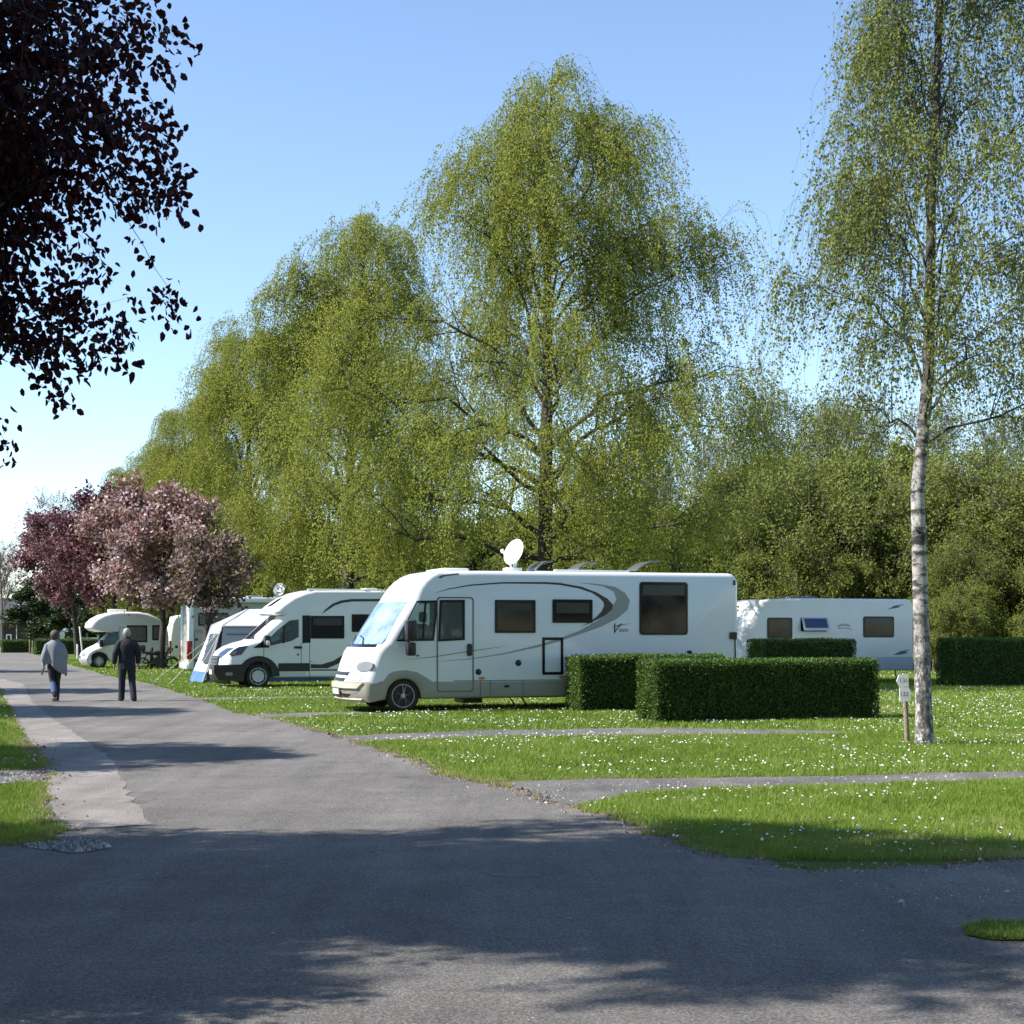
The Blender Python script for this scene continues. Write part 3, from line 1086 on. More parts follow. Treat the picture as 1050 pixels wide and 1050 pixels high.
# ---- the near birch on the right
envC = env_table([(14, 0, 0), (12.5, .4, .7), (10.3, .8, 1.5), (9, 1.15, 2.1), (8, 1.65, 2.6), (6.4, 1.95, 3.0), (5, 1.6, 3.0), (4, 1.2, 2.9), (3, .8, 2.2)])
xb, yb = G(948, 765)
make_tree('silver_birch', 8, 13.8, envC, 5.0, 0.118, 40, 9, 5000, 1.8, (0.048, 0.021), 70000, M['birchleaf_near'], M['birchbark'],
          droop=.88, rise=0.7, twig_r=0.0032, loc=(xb, yb, 0), lean=((0, 0, 0), (2, -.05, 0), (3.5, -.09, 0), (5.1, .07, 0), (7.5, .12, 0), (10.2, .27, 0), (14, .5, 0)), spread=0.035, flare=1.2, trunk_sides=20,
          twig_mat=M['darkbark'], wob=.03, limb_r=.26, tone_mix=.3, clump=.6, label='silver birch with white flaking trunk standing beside the small number post', cat='tree')


# ---- copper tree at the left edge and its row-mates out of frame, whose shadows cross the road
def env_dome(zc, rx, zr_up, zr_dn):
    def f(z, az):
        k = np.where(z > zc, (z - zc) / zr_up, (zc - z) / zr_dn)
        return rx * np.sqrt(np.clip(1 - k ** 2, 0.02, 1))
    return f


C0 = make_tree('copper_plum', 31, 9.3, env_table([(1.2, 2.4, 2.8), (1.8, 3.7, 4.3), (2.6, 4.5, 4.9), (4.0, 5.0, 5.0), (5.6, 4.7, 4.8), (7.2, 3.6, 4.0), (8.6, 1.7, 2.0), (9.3, .2, .2)]), 2.2, 0.2, 52, 12, 16000, 0.78, (0.054, 0.0195), 540000, M['copperleaf'], M['darkbark'],
               droop=0.22, rise=.5, twig_r=0.0035, loc=(-7.35, 7.9, 0), spread=0.05, shape='ovate', axis_down=.45, sub_len=.45, outw=.7, low=1.0, ragg=(.78, 1.02),
               label='dark copper leaved tree reaching into the upper left of the view', cat='tree', group='copper trees along the left verge', clump=.3)
C0.scale = (1.0, 0.74, 1.12)
for k, (x, y, rz) in enumerate(((-11.9, 6.7, 2.0), (-10.9, 18.3, 1.3), (-14.4, 29.5, 3.4), (-18.3, 40.6, 5.0), (-26.0, 63, 2.2), (-3.0, -5.5, 4.1), (9.5, -3.0, 2.9))):  # unseen extras: first thickens foreground shade, last two block sky light behind the camera
    o = copy_tree(C0)
    o.location = (x, y, 0)
    o.rotation_euler = (0, 0, rz)
    o.scale = (.6, .6, .8) if y > 7 else (.8, .5, 1.25) if y > 0 else (1, 1, 1.1)
    o['label'] = 'copper leaved tree farther along the left verge, mostly beyond the picture edge' if y > 0 else 'copper leaved tree standing behind the camera by the yard'
# ================================================================ blossom trees, scrub belt, far trees, hedges
def up_tone(P, rn, r):
    return rn


ch = make_tree('cherry_tree', 48, 8.3, env_dome(4.8, 3.05, 3.4, 2.8), 2.0, 0.17, 26, 10, 2000, 0.9, (0.15, 0.085), 24000, M['cherry'], M['darkbark'],
               droop=0.25, rise=.55, twig_r=0.008, loc=(-15.2, 67.5, 0), lean=((0, 0, 0), (2, .1, 0), (8, -.3, 0)), spread=0.16, axis_down=0, sub_len=.5, outw=.6, ragg=(.55, 1.12), clump=.9, tone_mix=.5,
               label='pale pink cherry in full blossom, its trunk beside the parked moped', cat='tree', limb_h=(0.75, .85), low=.2)
ch2 = make_tree('cherry_tree', 43, 4.9, env_dome(3.6, 1.45, 1.35, 1.25), 2.0, 0.19, 14, 8, 650, 0.45, (0.13, 0.07), 5600, M['cherry_bronze'], M['darkbark'],
                droop=0.25, rise=.5, twig_r=0.007, loc=(-10.15, 52.6, 0), lean=((0, 0, 0), (1.6, -.12, 0), (4.9, .1, 0)), spread=0.13, axis_down=0, sub_len=.5, outw=.6, ragg=(.55, 1.12), clump=.9, tone_mix=.5,
                label='smaller bronze and pink cherry with a forked dark trunk behind the white awning', cat='tree', limb_h=(0.8, .85))
make_tree('plum_tree', 45, 10.6, env_dome(5.6, 3.5, 5.1, 4.2), 2.4, 0.2, 20, 8, 1200, 1.0, (0.20, 0.11), 12000, M['plumleaf'], M['darkbark'],
          droop=0.2, rise=.55, twig_r=0.01, loc=(-24.2, 95, 0), spread=0.18, axis_down=0, sub_len=.5, outw=.6, ragg=(.55, 1.12), clump=.7, tone_mix=.5,
          label='deep red purple plum tree behind the overcab motorhome', cat='tree')
make_tree('plum_tree', 47, 10.6, env_dome(5.6, 3.9, 5.1, 4.6), 2.0, 0.22, 20, 8, 1300, 1.0, (0.21, 0.12), 14000, M['pinkplum'], M['darkbark'],
          droop=0.2, rise=.55, twig_r=0.011, loc=(-32.3, 116, 0), lean=((0, 0, 0), (3, -.2, 0), (10.6, -1.6, 0)), spread=0.2, axis_down=0, sub_len=.5, outw=.6, ragg=(.55, 1.12), clump=.7, tone_mix=.5,
          label='dusky pink and purple plum tree above the walkers, leftmost of the blossoming trees', cat='tree')

# scrub belt: three kinds, copied along the boundary
S = []
S.append(make_tree('scrub_tree', 51, 6.6, env_dome(3.3, 3.0, 3.3, 3.3), .9, 0.12, 18, 8, 1800, 1.1, (0.12, 0.07), 26000, M['scrub'], M['olivetwig'],
                   droop=0.15, rise=.6, twig_r=0.007, loc=(9.5, 77, 0), spread=0.11, axis_down=.1, outw=.6, ragg=(.55, 1.12), clump=.7, tone_mix=.5, limb_h=(.5, .9), low=.6))
S.append(make_tree('scrub_tree', 53, 7.2, env_dome(3.7, 2.8, 3.5, 3.7), .8, 0.11, 26, 10, 3000, 1.3, (0.085, 0.045), 22000, M['scrub_yellow'], M['olivetwig'],
                   droop=0.1, rise=.7, twig_r=0.009, loc=(14, 71, 0), spread=0.09, axis_down=.1, outw=.5, clump=.3, limb_h=(.5, .9), low=.6))
S.append(make_tree('ivy_tree', 55, 7.4, env_dome(3.6, 1.3, 3.8, 3.6), .6, 0.14, 18, 8, 1300, .6, (0.13, 0.10), 13000, M['ivy'], M['darkbark'],
                   droop=0.4, rise=.4, twig_r=0.006, loc=(15.3, 69.5, 0), spread=0.1, axis_down=.6, outw=.6, clump=.3, limb_h=(.4, .9)))
S.append(make_tree('scrub_tree', 57, 6.8, env_dome(3.2, 3.2, 3.6, 3.2), .8, 0.12, 18, 8, 1900, 1.1, (0.11, 0.06), 23000, M['scrub_yellow'], M['olivetwig'],
                   droop=0.3, rise=.6, twig_r=0.007, loc=(19.5, 66, 0), spread=0.11, axis_down=.1, outw=.6, ragg=(.55, 1.12), clump=.7, tone_mix=.5, limb_h=(.5, .9), low=.6))
LB = ['leafy green scrub tree in the thicket behind the caravan', 'twiggy grey green scrub tree in the thicket behind the caravan', 'dark ivy clad tree in the thicket behind the caravan', 'yellow green scrub tree in the thicket behind the caravan']
LF = ['leafy green scrub tree in the far thicket under the weeping birches', 'twiggy grey green scrub tree in the far thicket under the weeping birches', 'dark ivy clad tree in the far thicket under the weeping birches', 'yellow green scrub tree in the far thicket under the weeping birches']
for k, o in enumerate(S):
    tag(o, LB[k], 'tree', 'scrub trees along the site boundary')
spots = [(1, 11.8, 72, 1.3), (0, 12.6, 76, 1.45), (3, 16.6, 70, 1.35), (0, 17.8, 74, 1.5), (0, 22.6, 64, 1.15), (1, 21.2, 68, 1.3), (3, 24.3, 67, 1.25), (0, 25.8, 62, 1.2), (2, 24.0, 63.5, .8),
         (1, 18.3, 63, .75), (0, 14.6, 66.5, .7), (3, 11.2, 68.5, .75), (1, 21.5, 60.5, .7), (3, 20.2, 57.5, .5), (0, 23, 57, .5), (3, 9.6, 71, .9), (0, 8.3, 76, 1.0),
         (3, 7.0, 82, 1.2), (0, 4.6, 88, 1.2), (1, 6.6, 90, 1.3), (2, 5.2, 84, .9), (3, 2.0, 94, 1.25), (0, -.6, 100, 1.3), (1, 1.5, 104, 1.3), (0, -3.4, 107, 1.3), (3, -6.5, 114, 1.35), (2, -2.0, 98, 1.0),
         (3, 4.2, 95, 1.3), (0, 2.2, 101, 1.3), (3, -1.6, 108, 1.4), (0, -5, 113, 1.4), (3, 6.0, 87, .8), (0, 3.2, 91, .8), (3, .6, 97, .8), (0, -2.2, 103, .8), (3, -5.0, 109, .8), (0, 8.6, 79, .7),
         (1, -6, 121, 1.4), (0, -10.5, 124, 1.4), (3, -14.5, 133, 1.4), (0, -19.5, 142, 1.4), (3, -25, 154, 1.4), (0, -31, 166, 1.4), (0, -8, 117, 1.0), (0, 16.6, 59, .42), (3, 18.0, 61, .5), (0, 17.3, 64, .5), (1, 13.2, 69, 1.25), (1, 16, 67.5, 1.1), (1, 19.6, 66, 1.2), (1, 23.6, 66, 1.1), (0, 24.5, 76, .75), (3, 27.5, 74, .7), (0, 20, 79, .7), (3, 22.4, 72, .6), (0, 26.5, 68, .5), (3, -12.5, 127, 1.1), (0, -17, 136, 1.1)]
rr = random.Random(4)
for k, x, y, s in spots:
    o = copy_tree(S[k])
    o.location = (x, y, 0)
    o.rotation_euler = (0, 0, rr.uniform(0, 6.28))
    o.scale = (s * rr.uniform(.95, 1.15), s * rr.uniform(.95, 1.15), s)
    o['label'] = (LB if x > 8.5 else LF)[k]
for x, y, s, k in ((-34, -30, 1.5, 0), (-20, -36, 1.7, 0), (-8, -40, 1.6, 3), (4, -36, 1.8, 0), (15, -40, 1.6, 3), (26, -33, 1.8, 0), (37, -28, 1.5, 0), (46, -18, 1.6, 3)):  # out-of-view trees added to give the windows something to mirror
    o = copy_tree(S[k])
    o.location = (x, y, 0)
    o.rotation_euler = (0, 0, rr.uniform(0, 6.28))
    o.scale = (s * 1.5, s * 1.5, s)
    o['label'] = 'broad scrub tree of the screen behind the camera'
    o['group'] = 'screen trees behind the camera'
# tall thin trees over the thicket, just coming into leaf
P0 = make_tree('tall_bare_tree', 61, 14.2, env_dome(9.0, 2.2, 5.6, 6.5), 4, 0.16, 26, 8, 1700, 1.6, (0.10, 0.05), 9500, M['scrub_yellow'], M['greybark'],
               droop=0.0, rise=.95, twig_r=0.012, loc=(13.2, 80, 0), spread=0.08, axis_down=.1, outw=.35, clump=.2, limb_h=(.8, .9),
               label='tall thin grey tree barely in leaf rising over the thicket', cat='tree', group='thin trees behind the thicket')
for x, y, s, rz in ((16.2, 80, .95, 1), (18.4, 84, 1.0, 2.3), (21.4, 80, .95, 3.3), (24.6, 78, .9, 4.3), (11.4, 86, .9, 5.1), (8.6, 93, 1.0, .4)):
    o = copy_tree(P0)
    o.location = (x, y, 0)
    o.rotation_euler = (0, 0, rz)
    o.scale = (s, s, s)
FB = make_tree('bare_tree', 63, 17, env_dome(10, 4.4, 7, 7), 4, 0.25, 26, 9, 2400, 1.8, (0.16, 0.08), 3500, M['pinkplum'], M['greybark'],
               droop=0.05, rise=.8, twig_r=0.02, loc=(-49.5, 170, 0), spread=0.12, axis_down=0, outw=.5,
               label='far leafless grey tree rising behind the leftmost plum tree', cat='tree', group='bare trees at the far end of the road')
for x, y, s, rz in ((-57.5, 176, .72, 2.0), (-61.5, 182, .66, 4.0)):
    o = copy_tree(FB)
    o.location = (x, y, 0)
    o.rotation_euler = (0, 0, rz)
    o.scale = (s, s, s)
    o['label'] = 'far leafless grey tree at the left edge of the view beyond the road end'
for x, y, s, k in ((-42.5, 150, .8, 2), (-46.5, 152, 1.0, 2), (-38.5, 146, .9, 2), (-35.5, 150, .9, 0), (-30, 140, .8, 2), (-26, 128, .8, 0), (-22, 118, .8, 2)):
    o = copy_tree(S[k])
    o.location = (x, y, 0)
    o.rotation_euler = (0, 0, rr.uniform(0, 6.28))
    o.scale = (s * 1.7, s * 1.7, s)
    o['label'] = 'dark evergreen in the dense screen at the far end of the road' if k == 2 else 'green scrub tree in the screen at the far end of the road'
    o['group'] = 'screen trees at the far end of the road'


def hedge(name, p, length, width, height, leaf, dens, seed, label, loc_dir=(DV, NV), group='clipped hedges between the pitches', rough=.045):
    """clipped box hedge: dark twiggy core, leaves over and into every face"""
    r = np.random.default_rng(seed)
    root = empty(name, (p[0], p[1], 0), PHI, label, 'hedge', group)
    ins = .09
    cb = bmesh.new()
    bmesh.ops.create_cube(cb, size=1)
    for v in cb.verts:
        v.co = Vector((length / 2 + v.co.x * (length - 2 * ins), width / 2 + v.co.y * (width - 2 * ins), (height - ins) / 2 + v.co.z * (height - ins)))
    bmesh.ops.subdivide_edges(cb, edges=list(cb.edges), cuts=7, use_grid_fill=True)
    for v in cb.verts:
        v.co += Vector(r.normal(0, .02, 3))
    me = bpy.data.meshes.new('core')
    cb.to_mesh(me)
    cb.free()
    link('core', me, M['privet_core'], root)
    faces = [((0, 0, 0), (length, 0, 0), (0, 0, height), (0, -1, 0)), ((0, width, 0), (length, 0, 0), (0, 0, height), (0, 1, 0)), ((0, 0, 0), (0, width, 0), (0, 0, height), (-1, 0, 0)),
             ((length, 0, 0), (0, width, 0), (0, 0, height), (1, 0, 0)), ((0, 0, height), (length, 0, 0), (0, width, 0), (0, 0, 1))]
    Ps, As = [], []
    for o, a, b, nr in faces:
        o, a, b, nr = (np.array(q, float) for q in (o, a, b, nr))
        n = int(np.linalg.norm(a) * np.linalg.norm(b) * dens)
        u, v = r.random((n, 1)), r.random((n, 1))
        P = o + a * u + b * v
        lump = (vnoise(P @ np.array([1, .3, 0]), P @ np.array([0, .9, 1]), 2.2, seed) - .5) * rough * 2.2
        dep = -np.abs(r.normal(0, .035, n)) + r.normal(0, .012, n) + lump
        sp = r.random(n) < .035                       # shoots standing out of the clip
        dep = np.where(sp, r.uniform(.0, .07 if nr[2] > 0 else .045, n), dep)
        P = P + nr * dep[:, None]
        # round the corners
        c = np.array([length / 2, width / 2, height / 2])
        h = np.array([length / 2, width / 2, height / 2])
        q = np.abs(P - c) - (h - .10)
        k2 = np.clip(q, 0, None)
        lq = np.linalg.norm(k2[:, [0, 1, 2]], axis=1)
        over = lq > .115
        P = np.where(over[:, None], c + np.sign(P - c) * np.where(k2 > 0, (h - .10) + k2 * (.115 / np.maximum(lq, 1e-3))[:, None], np.abs(P - c)), P)
        P[:, 2] = np.maximum(P[:, 2], .01)
        Ps.append(P)
        As.append(nr * 0.7 + r.normal(0, .65, (n, 3)) + np.array([0, 0, .25]))
    P, A = np.concatenate(Ps), np.concatenate(As)
    V = leaves_at(P, A, leaf, leaf * .33, r, fold=.3)
    raw_mesh('foliage', V.reshape(-1, 3, 3), 3, M['privet'], np.repeat(np.clip(r.normal(.42, .25, len(P)), 0, 1), 2), parent=root)
    return root


hedge('hedge', G(672, 742.5), 4.42, .82, 1.07, .042, 3600, 71, 'largest clipped hedge, a long block in front of the motorhome rear')
hedge('hedge', G(594, 730.5), 3.2, .8, 1.10, .045, 2800, 72, 'short clipped hedge block peeping out left of the largest hedge')
hx = at(781, 660, 43.0)
hedge('hedge', (hx.x, 43.0), 3.0, .9, 1.38, .05, 1700, 73, 'clipped hedge seen over the largest hedge, in front of the caravan')
hx = G(981, 705)
hedge('hedge', hx, 8.0, 1.0, 1.40, .055, 1700, 74, 'long clipped hedge right of the birch trunk, running out of the view')
hx = G(2, 669.5)
hedge('hedge', hx, 2.3, 1.2, 1.05, .10, 500, 75, 'small dark green hedge at the far left end of the road', group='low hedges at the far road end')
hx = G(36, 671)
hedge('hedge', hx, 5.6, 1.0, 1.15, .10, 300, 76, 'thin yellowish low hedge behind the rail posts, left of the plum trunk', group='low hedges at the far road end')
# ================================================================ motorhomes and caravans
class Veh:
    """local x runs from the nose to the tail, local y away from the near side, z up"""

    def __init__(s, name, p, label, cat, W, group=None):
        s.O = Vector((p[0], p[1], 0))
        s.W = W
        s.root = empty(name, s.O, PHI, label, cat, group)

    def sz(s, px, py, c=0.0):
        u = (px - CX) / F
        q = (u * (s.O.y + c * NV.y) - (s.O.x + c * NV.x)) / (DV.x - u * DV.y)
        Y = s.O.y + q * DV.y + c * NV.y
        return (q, CH - (py - HY) * Y / F)

    def pl(s, pts, c=0.0):
        return [s.sz(px, py, c) for px, py in pts]

    def rr(s, x0, y0, x1, y1, r=2.0, c=0.0, n=4):
        (a, z1), (b, z0) = s.sz(x0, y0, c), s.sz(x1, y1, c)
        k = abs(s.sz(x0 + r, y0, c)[0] - a)
        return rrect(a, z0, b, z1, k, n)

    def plate(s, name, poly, m, out=0.006, th=0.012, parent=None, smooth=None):
        return MB().prism(poly, -out, -out + th).build(name, m, parent or s.root, smooth)

    def shell(s, name, prof, m, r=0.08, B=0.0, holes=(), grow=0.0, W=None, y0=0.0, sharp=38, parent=None, nst=5):
        """prof: (x, z, weight of the bow of the front); holes: polygons cut through both sides"""
        W = W or s.W
        P = np.array([(p[0], p[1]) for p in prof])
        wt = np.array([p[2] if len(p) > 2 else 0.0 for p in prof])
        n = len(P)
        area = 0.5 * np.sum(P[:, 0] * np.roll(P[:, 1], -1) - np.roll(P[:, 0], -1) * P[:, 1])
        sg = 1.0 if area > 0 else -1.0
        e1 = P - np.roll(P, 1, 0)
        e2 = np.roll(P, -1, 0) - P
        e1 /= np.linalg.norm(e1, axis=1, keepdims=True)
        e2 /= np.linalg.norm(e2, axis=1, keepdims=True)
        n1 = np.stack([e1[:, 1], -e1[:, 0]], 1) * sg
        n2 = np.stack([e2[:, 1], -e2[:, 0]], 1) * sg
        nn = n1 + n2
        nn /= np.maximum(np.linalg.norm(nn, axis=1, keepdims=True), 1e-6)
        k = 1 / np.maximum(.45, (nn * n1).sum(1))
        nn *= k[:, None]
        st = []
        for i in range(nst):
            th = PI / 2 * i / (nst - 1)
            st.append((r * (1 - math.cos(th)), r * (1 - math.sin(th))))
        ys = [(a, b) for a, b in st]
        if B:
            ys += [(W * f, 0) for f in (.12, .22, .35, .5, .65, .78, .88)]
        ys += [(W - a, b) for a, b in reversed(st)]
        bm = bmesh.new()
        rings = []
        for y, ins in ys:
            bow = B * abs(2 * y / W - 1) ** 3
            q = P - nn * (ins - grow)
            ring = [bm.verts.new((q[i, 0] + bow * wt[i], y0 + y, q[i, 1])) for i in range(n)]
            rings.append(ring)
        for a, b in zip(rings, rings[1:]):
            for i in range(n):
                j = (i + 1) % n
                bm.faces.new((a[i], a[j], b[j], b[i]))
        for ring, yy in ((rings[0], y0), (rings[-1], y0 + W)):
            es = []
            for i in range(n):
                e = bm.edges.get((ring[i], ring[(i + 1) % n]))
                es.append(e)
            for h in holes:
                hv = [bm.verts.new((x, yy, z)) for x, z in h]
                es += [bm.edges.new((hv[i], hv[(i + 1) % len(hv)])) for i in range(len(hv))]
            bmesh.ops.triangle_fill(bm, use_beauty=True, edges=es)
        bmesh.ops.recalc_face_normals(bm, faces=bm.faces)
        me = bpy.data.meshes.new(name)
        bm.to_mesh(me)
        bm.free()
        me.materials.append(m)
        me.polygons.foreach_set('use_smooth', [True] * len(me.polygons))
        me.set_sharp_from_angle(angle=math.radians(sharp))
        o = bpy.data.objects.new(name, me)
        COL.objects.link(o)
        o.parent = parent or s.root
        # remember the front for things mounted on it
        fr = [(P[i, 1], P[i, 0]) for i in range(n) if wt[i] > 0]
        fr.sort()
        s.fr, s.B, s.Wf, s.y0 = np.array(fr), B, W, y0
        return o

    def fpt(s, y, z, off=0.0):
        x = float(np.interp(z, s.fr[:, 0], s.fr[:, 1]))
        dz = (float(np.interp(z + .04, s.fr[:, 0], s.fr[:, 1])) - float(np.interp(z - .04, s.fr[:, 0], s.fr[:, 1]))) / .08
        nx, nz = -1.0, dz
        L = math.hypot(nx, nz)
        return (x + s.B * abs(2 * (y - s.y0) / s.Wf - 1) ** 3 + nx / L * off, y, z + nz / L * off)

    def fpatch(s, name, rows, m, off=0.008, th=0.03, parent=None, nx=12, nz=6, smooth=40):
        """a piece lying on the bowed front; rows = [(z, y_left, y_right), ...] from low to high"""
        rows = np.array(rows)
        zz = np.linspace(rows[0, 0], rows[-1, 0], nz)
        mb = MB()
        grid = []
        for o_ in (off, off - th):
            g = []
            for z in zz:
                a, b = np.interp(z, rows[:, 0], rows[:, 1]), np.interp(z, rows[:, 0], rows[:, 2])
                g.append([s.fpt(a + (b - a) * i / (nx - 1), z, o_) for i in range(nx)])
            grid.append(g)
        V = [p for g in grid for row in g for p in row]
        N = nx * nz
        idx = lambda l, j, i: l * N + j * nx + i
        fs = []
        for j in range(nz - 1):
            for i in range(nx - 1):
                fs.append((idx(0, j, i), idx(0, j, i + 1), idx(0, j + 1, i + 1), idx(0, j + 1, i)))
                fs.append((idx(1, j, i), idx(1, j + 1, i), idx(1, j + 1, i + 1), idx(1, j, i + 1)))
        for j in range(nz - 1):
            for i in (0, nx - 1):
                fs.append((idx(0, j, i), idx(0, j + 1, i), idx(1, j + 1, i), idx(1, j, i)))
        for i in range(nx - 1):
            for j in (0, nz - 1):
                fs.append((idx(0, j, i), idx(1, j, i), idx(1, j, i + 1), idx(0, j, i + 1)))
        mb.add(V, fs)
        return mb.build(name, m, parent or s.root, smooth)

    def wheel(s, x, yf, r, spokes=8, rimr=.68, wd=.2, style='alloy', near=True):
        """yf: outer face of the tyre"""
        sg = 1 if near else -1
        hub = MB().lathe([(0.001, 0.05 * sg + yf), (r * rimr * .97, 0.05 * sg + yf), (r * rimr * .97, wd * .9 * sg + yf), (0.001, wd * .9 * sg + yf)], 20, (x, 0, r)).build('wheel', M['black'], s.root, 40)
        ty = [(r * rimr, .02), (r * (rimr + .04), .0), (r * .92, .004), (r * .985, .03), (r, .06), (r, wd - .06), (r * .985, wd - .03), (r * .92, wd), (r * rimr, wd), (r * rimr, .02)]
        MB().lathe([(a, b * sg + yf) for a, b in ty], 36, (x, 0, r)).build('tyre', M['rubber'], hub, 50)
        mb = MB()
        R = r * rimr
        lip = [(R * 1.0, .012), (R * .94, .012), (R * .9, .035), (R * .9, .06), (R, .06), (R, .012)]
        mb.lathe([(a, b * sg + yf) for a, b in lip], 36, (x, 0, r))
        if style == 'alloy':
            for k in range(spokes):
                th = 2 * PI * k / spokes + .2
                for d in (-.16, .16):
                    p0 = (x + R * .18 * math.cos(th), yf + .012 * sg, r + R * .18 * math.sin(th))
                    p1 = (x + R * .93 * math.cos(th + d), yf + .02 * sg, r + R * .93 * math.sin(th + d))
                    mb.tube([p0, p1], [(.035, .012), (.025, .012)], 6)
            mb.lathe([(a, b * sg + yf) for a, b in [(0.001, .0), (R * .2, .002), (R * .26, .02), (R * .26, .04), (0.001, .04)]], 20, (x, 0, r))
        else:                                           # wheel trim with slots round its edge
            mb.lathe([(a, b * sg + yf) for a, b in [(0.001, .0), (R * .3, .0), (R * .36, .014), (R * .66, .008), (R * .72, .02), (0.001, .03)]], 32, (x, 0, r))
            for k in range(spokes):
                th = 2 * PI * k / spokes
                p0 = (x + R * .66 * math.cos(th), yf + .014 * sg, r + R * .66 * math.sin(th))
                p1 = (x + R * .96 * math.cos(th), yf + .018 * sg, r + R * .96 * math.sin(th))
                mb.tube([p0, p1], [(.03, .01), (.04, .01)], 6)
        mb.build('rim', M['alloy'] if style == 'alloy' else M['silver_plastic'], hub, 40)
        return hub

    def window(s, poly, frame=M['gloss_black'], pane=M['window'], name='window', inset=.05, out=.014, blind=0.0):
        f = s.plate(name, poly, frame, out, .03)
        c = np.mean(np.array(poly), 0)
        w_, h_ = np.ptp(np.array(poly)[:, 0]), np.ptp(np.array(poly)[:, 1])
        q = [(c[0] + (x - c[0]) * (1 - 2 * inset / w_), c[1] + (z - c[1]) * (1 - 2 * inset / h_)) for x, z in poly]
        s.plate('pane', q, pane, out + .004, .006, f)
        if blind:
            Q = np.array(q)
            z1, z0 = Q[:, 1].max() - .02, Q[:, 1].max() - .02 - blind * (np.ptp(Q[:, 1]) - .04)
            MB().box(Q[:, 0].min() + .03, Q[:, 0].max() - .03, -out - .0055, -out - .0045, z0, z1).build('blind', M['half_blind'], f)  # strip laid over the pane in place of a reflection
        return f


def rrect(x0, z0, x1, z1, r, n=4):
    out = []
    for cx, cz, a0 in ((x1 - r, z1 - r, 0), (x0 + r, z1 - r, 90), (x0 + r, z0 + r, 180), (x1 - r, z0 + r, 270)):
        for k in range(n + 1):
            a = math.radians(a0 + 90 * k / n)
            out.append((cx + r * math.cos(a), cz + r * math.sin(a)))
    return out


def arch(xc, zb, r, zc=None, n=12, flip=False):
    """wheel arch notch points, running from high x to low x along the bottom edge"""
    zc = zc if zc is not None else zb
    out = []
    for k in range(n + 1):
        a = PI * k / n
        out.append((xc + r * math.cos(a), zc + r * math.sin(a) * 1.0))
    return out


def ring_frame(mb, poly, th, y0, y1):
    """a frame that follows a polygon with an open middle"""
    c = np.mean(np.array(poly), 0)
    w_, h_ = np.ptp(np.array(poly)[:, 0]), np.ptp(np.array(poly)[:, 1])
    q = [(c[0] + (x - c[0]) * (1 - 2 * th / w_), c[1] + (z - c[1]) * (1 - 2 * th / h_)) for x, z in poly]
    n = len(poly)
    V = [(x, y0, z) for x, z in poly] + [(x, y0, z) for x, z in q] + [(x, y1, z) for x, z in poly] + [(x, y1, z) for x, z in q]
    fs = []
    for i in range(n):
        j = (i + 1) % n
        fs += [(i, j, n + j, n + i), (2 * n + i, 3 * n + i, 3 * n + j, 2 * n + j), (i, 2 * n + i, 2 * n + j, j), (n + i, n + j, 3 * n + j, 3 * n + i)]
    mb.add(V, fs)
    return mb


def rear_part(prof_front, xr, ztop, zbot, rad=.16, arches=()):
    """roof end, rear wall and underside of a profile that has come along the roof"""
    out = []
    for k in range(5):
        a = math.radians(90 - 90 * k / 4)
        out.append((xr - rad + rad * math.cos(a), ztop - rad + rad * math.sin(a)))
    out += [(xr, zbot + .05), (xr - .05, zbot)]
    for xc, r in arches:
        zc = zbot - 0.02
        z0 = zc
        for k in range(13):
            a = PI * k / 12
            z = .33 + r * math.sin(a) if True else 0
            out.append((xc + r * math.cos(a), max(zbot, .33 + r * math.sin(a)) if 0 < k < 12 else zbot))
    return out


def roof_dish(v, x, y, z, r, tilt, az, m=M['dish'], mark=True, stand=.3):
    """motorised satellite dish: base, arm, reflector with its receiver"""
    b = MB().box(x - .17, x + .17, y - .14, y + .14, z, z + .10, .02).build('dish_base', m, v.root, 40)
    c = Vector((x + .07, y, z + stand))
    d = Vector((math.cos(az) * math.cos(tilt), math.sin(az) * math.cos(tilt), math.sin(tilt)))
    a = d.cross(Vector((0, 0, 1))).normalized()
    u = a.cross(d)
    mb = MB()
    V, fs = [], []
    nr, na = 7, 28
    for side in (0, 1):
        for i in range(nr):
            q = r * i / (nr - 1)
            for k in range(na):
                th = 2 * PI * k / na
                V.append(c + a * (q * .88 * math.cos(th)) + u * (q * 1.08 * math.sin(th)) + d * (0.3 * q * q / r - side * .012))
    N = nr * na
    for sd in (0, 1):
        for i in range(nr - 1):
            for k in range(na):
                k2 = (k + 1) % na
                fs.append((sd * N + i * na + k, sd * N + i * na + k2, sd * N + (i + 1) * na + k2, sd * N + (i + 1) * na + k))
    for k in range(na):
        k2 = (k + 1) % na
        fs.append(((nr - 1) * na + k, (nr - 1) * na + k2, N + (nr - 1) * na + k2, N + (nr - 1) * na + k))
    mb.add(V, fs)
    dish = mb.build('satellite_dish', m, v.root, 40)
    MB().tube([c - d * .02, Vector((x + .05, y, z + .08))], .04, 8).build('dish_arm', m, dish, 40)
    f = c + d * (r * 1.5) - u * (r * .55)
    lb = MB().tube([Vector((x, y, z + .09)), Vector((x, y, z + .09)).lerp(f, .6) - Vector((0, 0, .02)), f], [.022, .018, .018], 6)
    lb.ball(f, .045, 8, 6)
    lb.build('receiver_arm', m, dish, 40)
    return dish, c, d, a, u


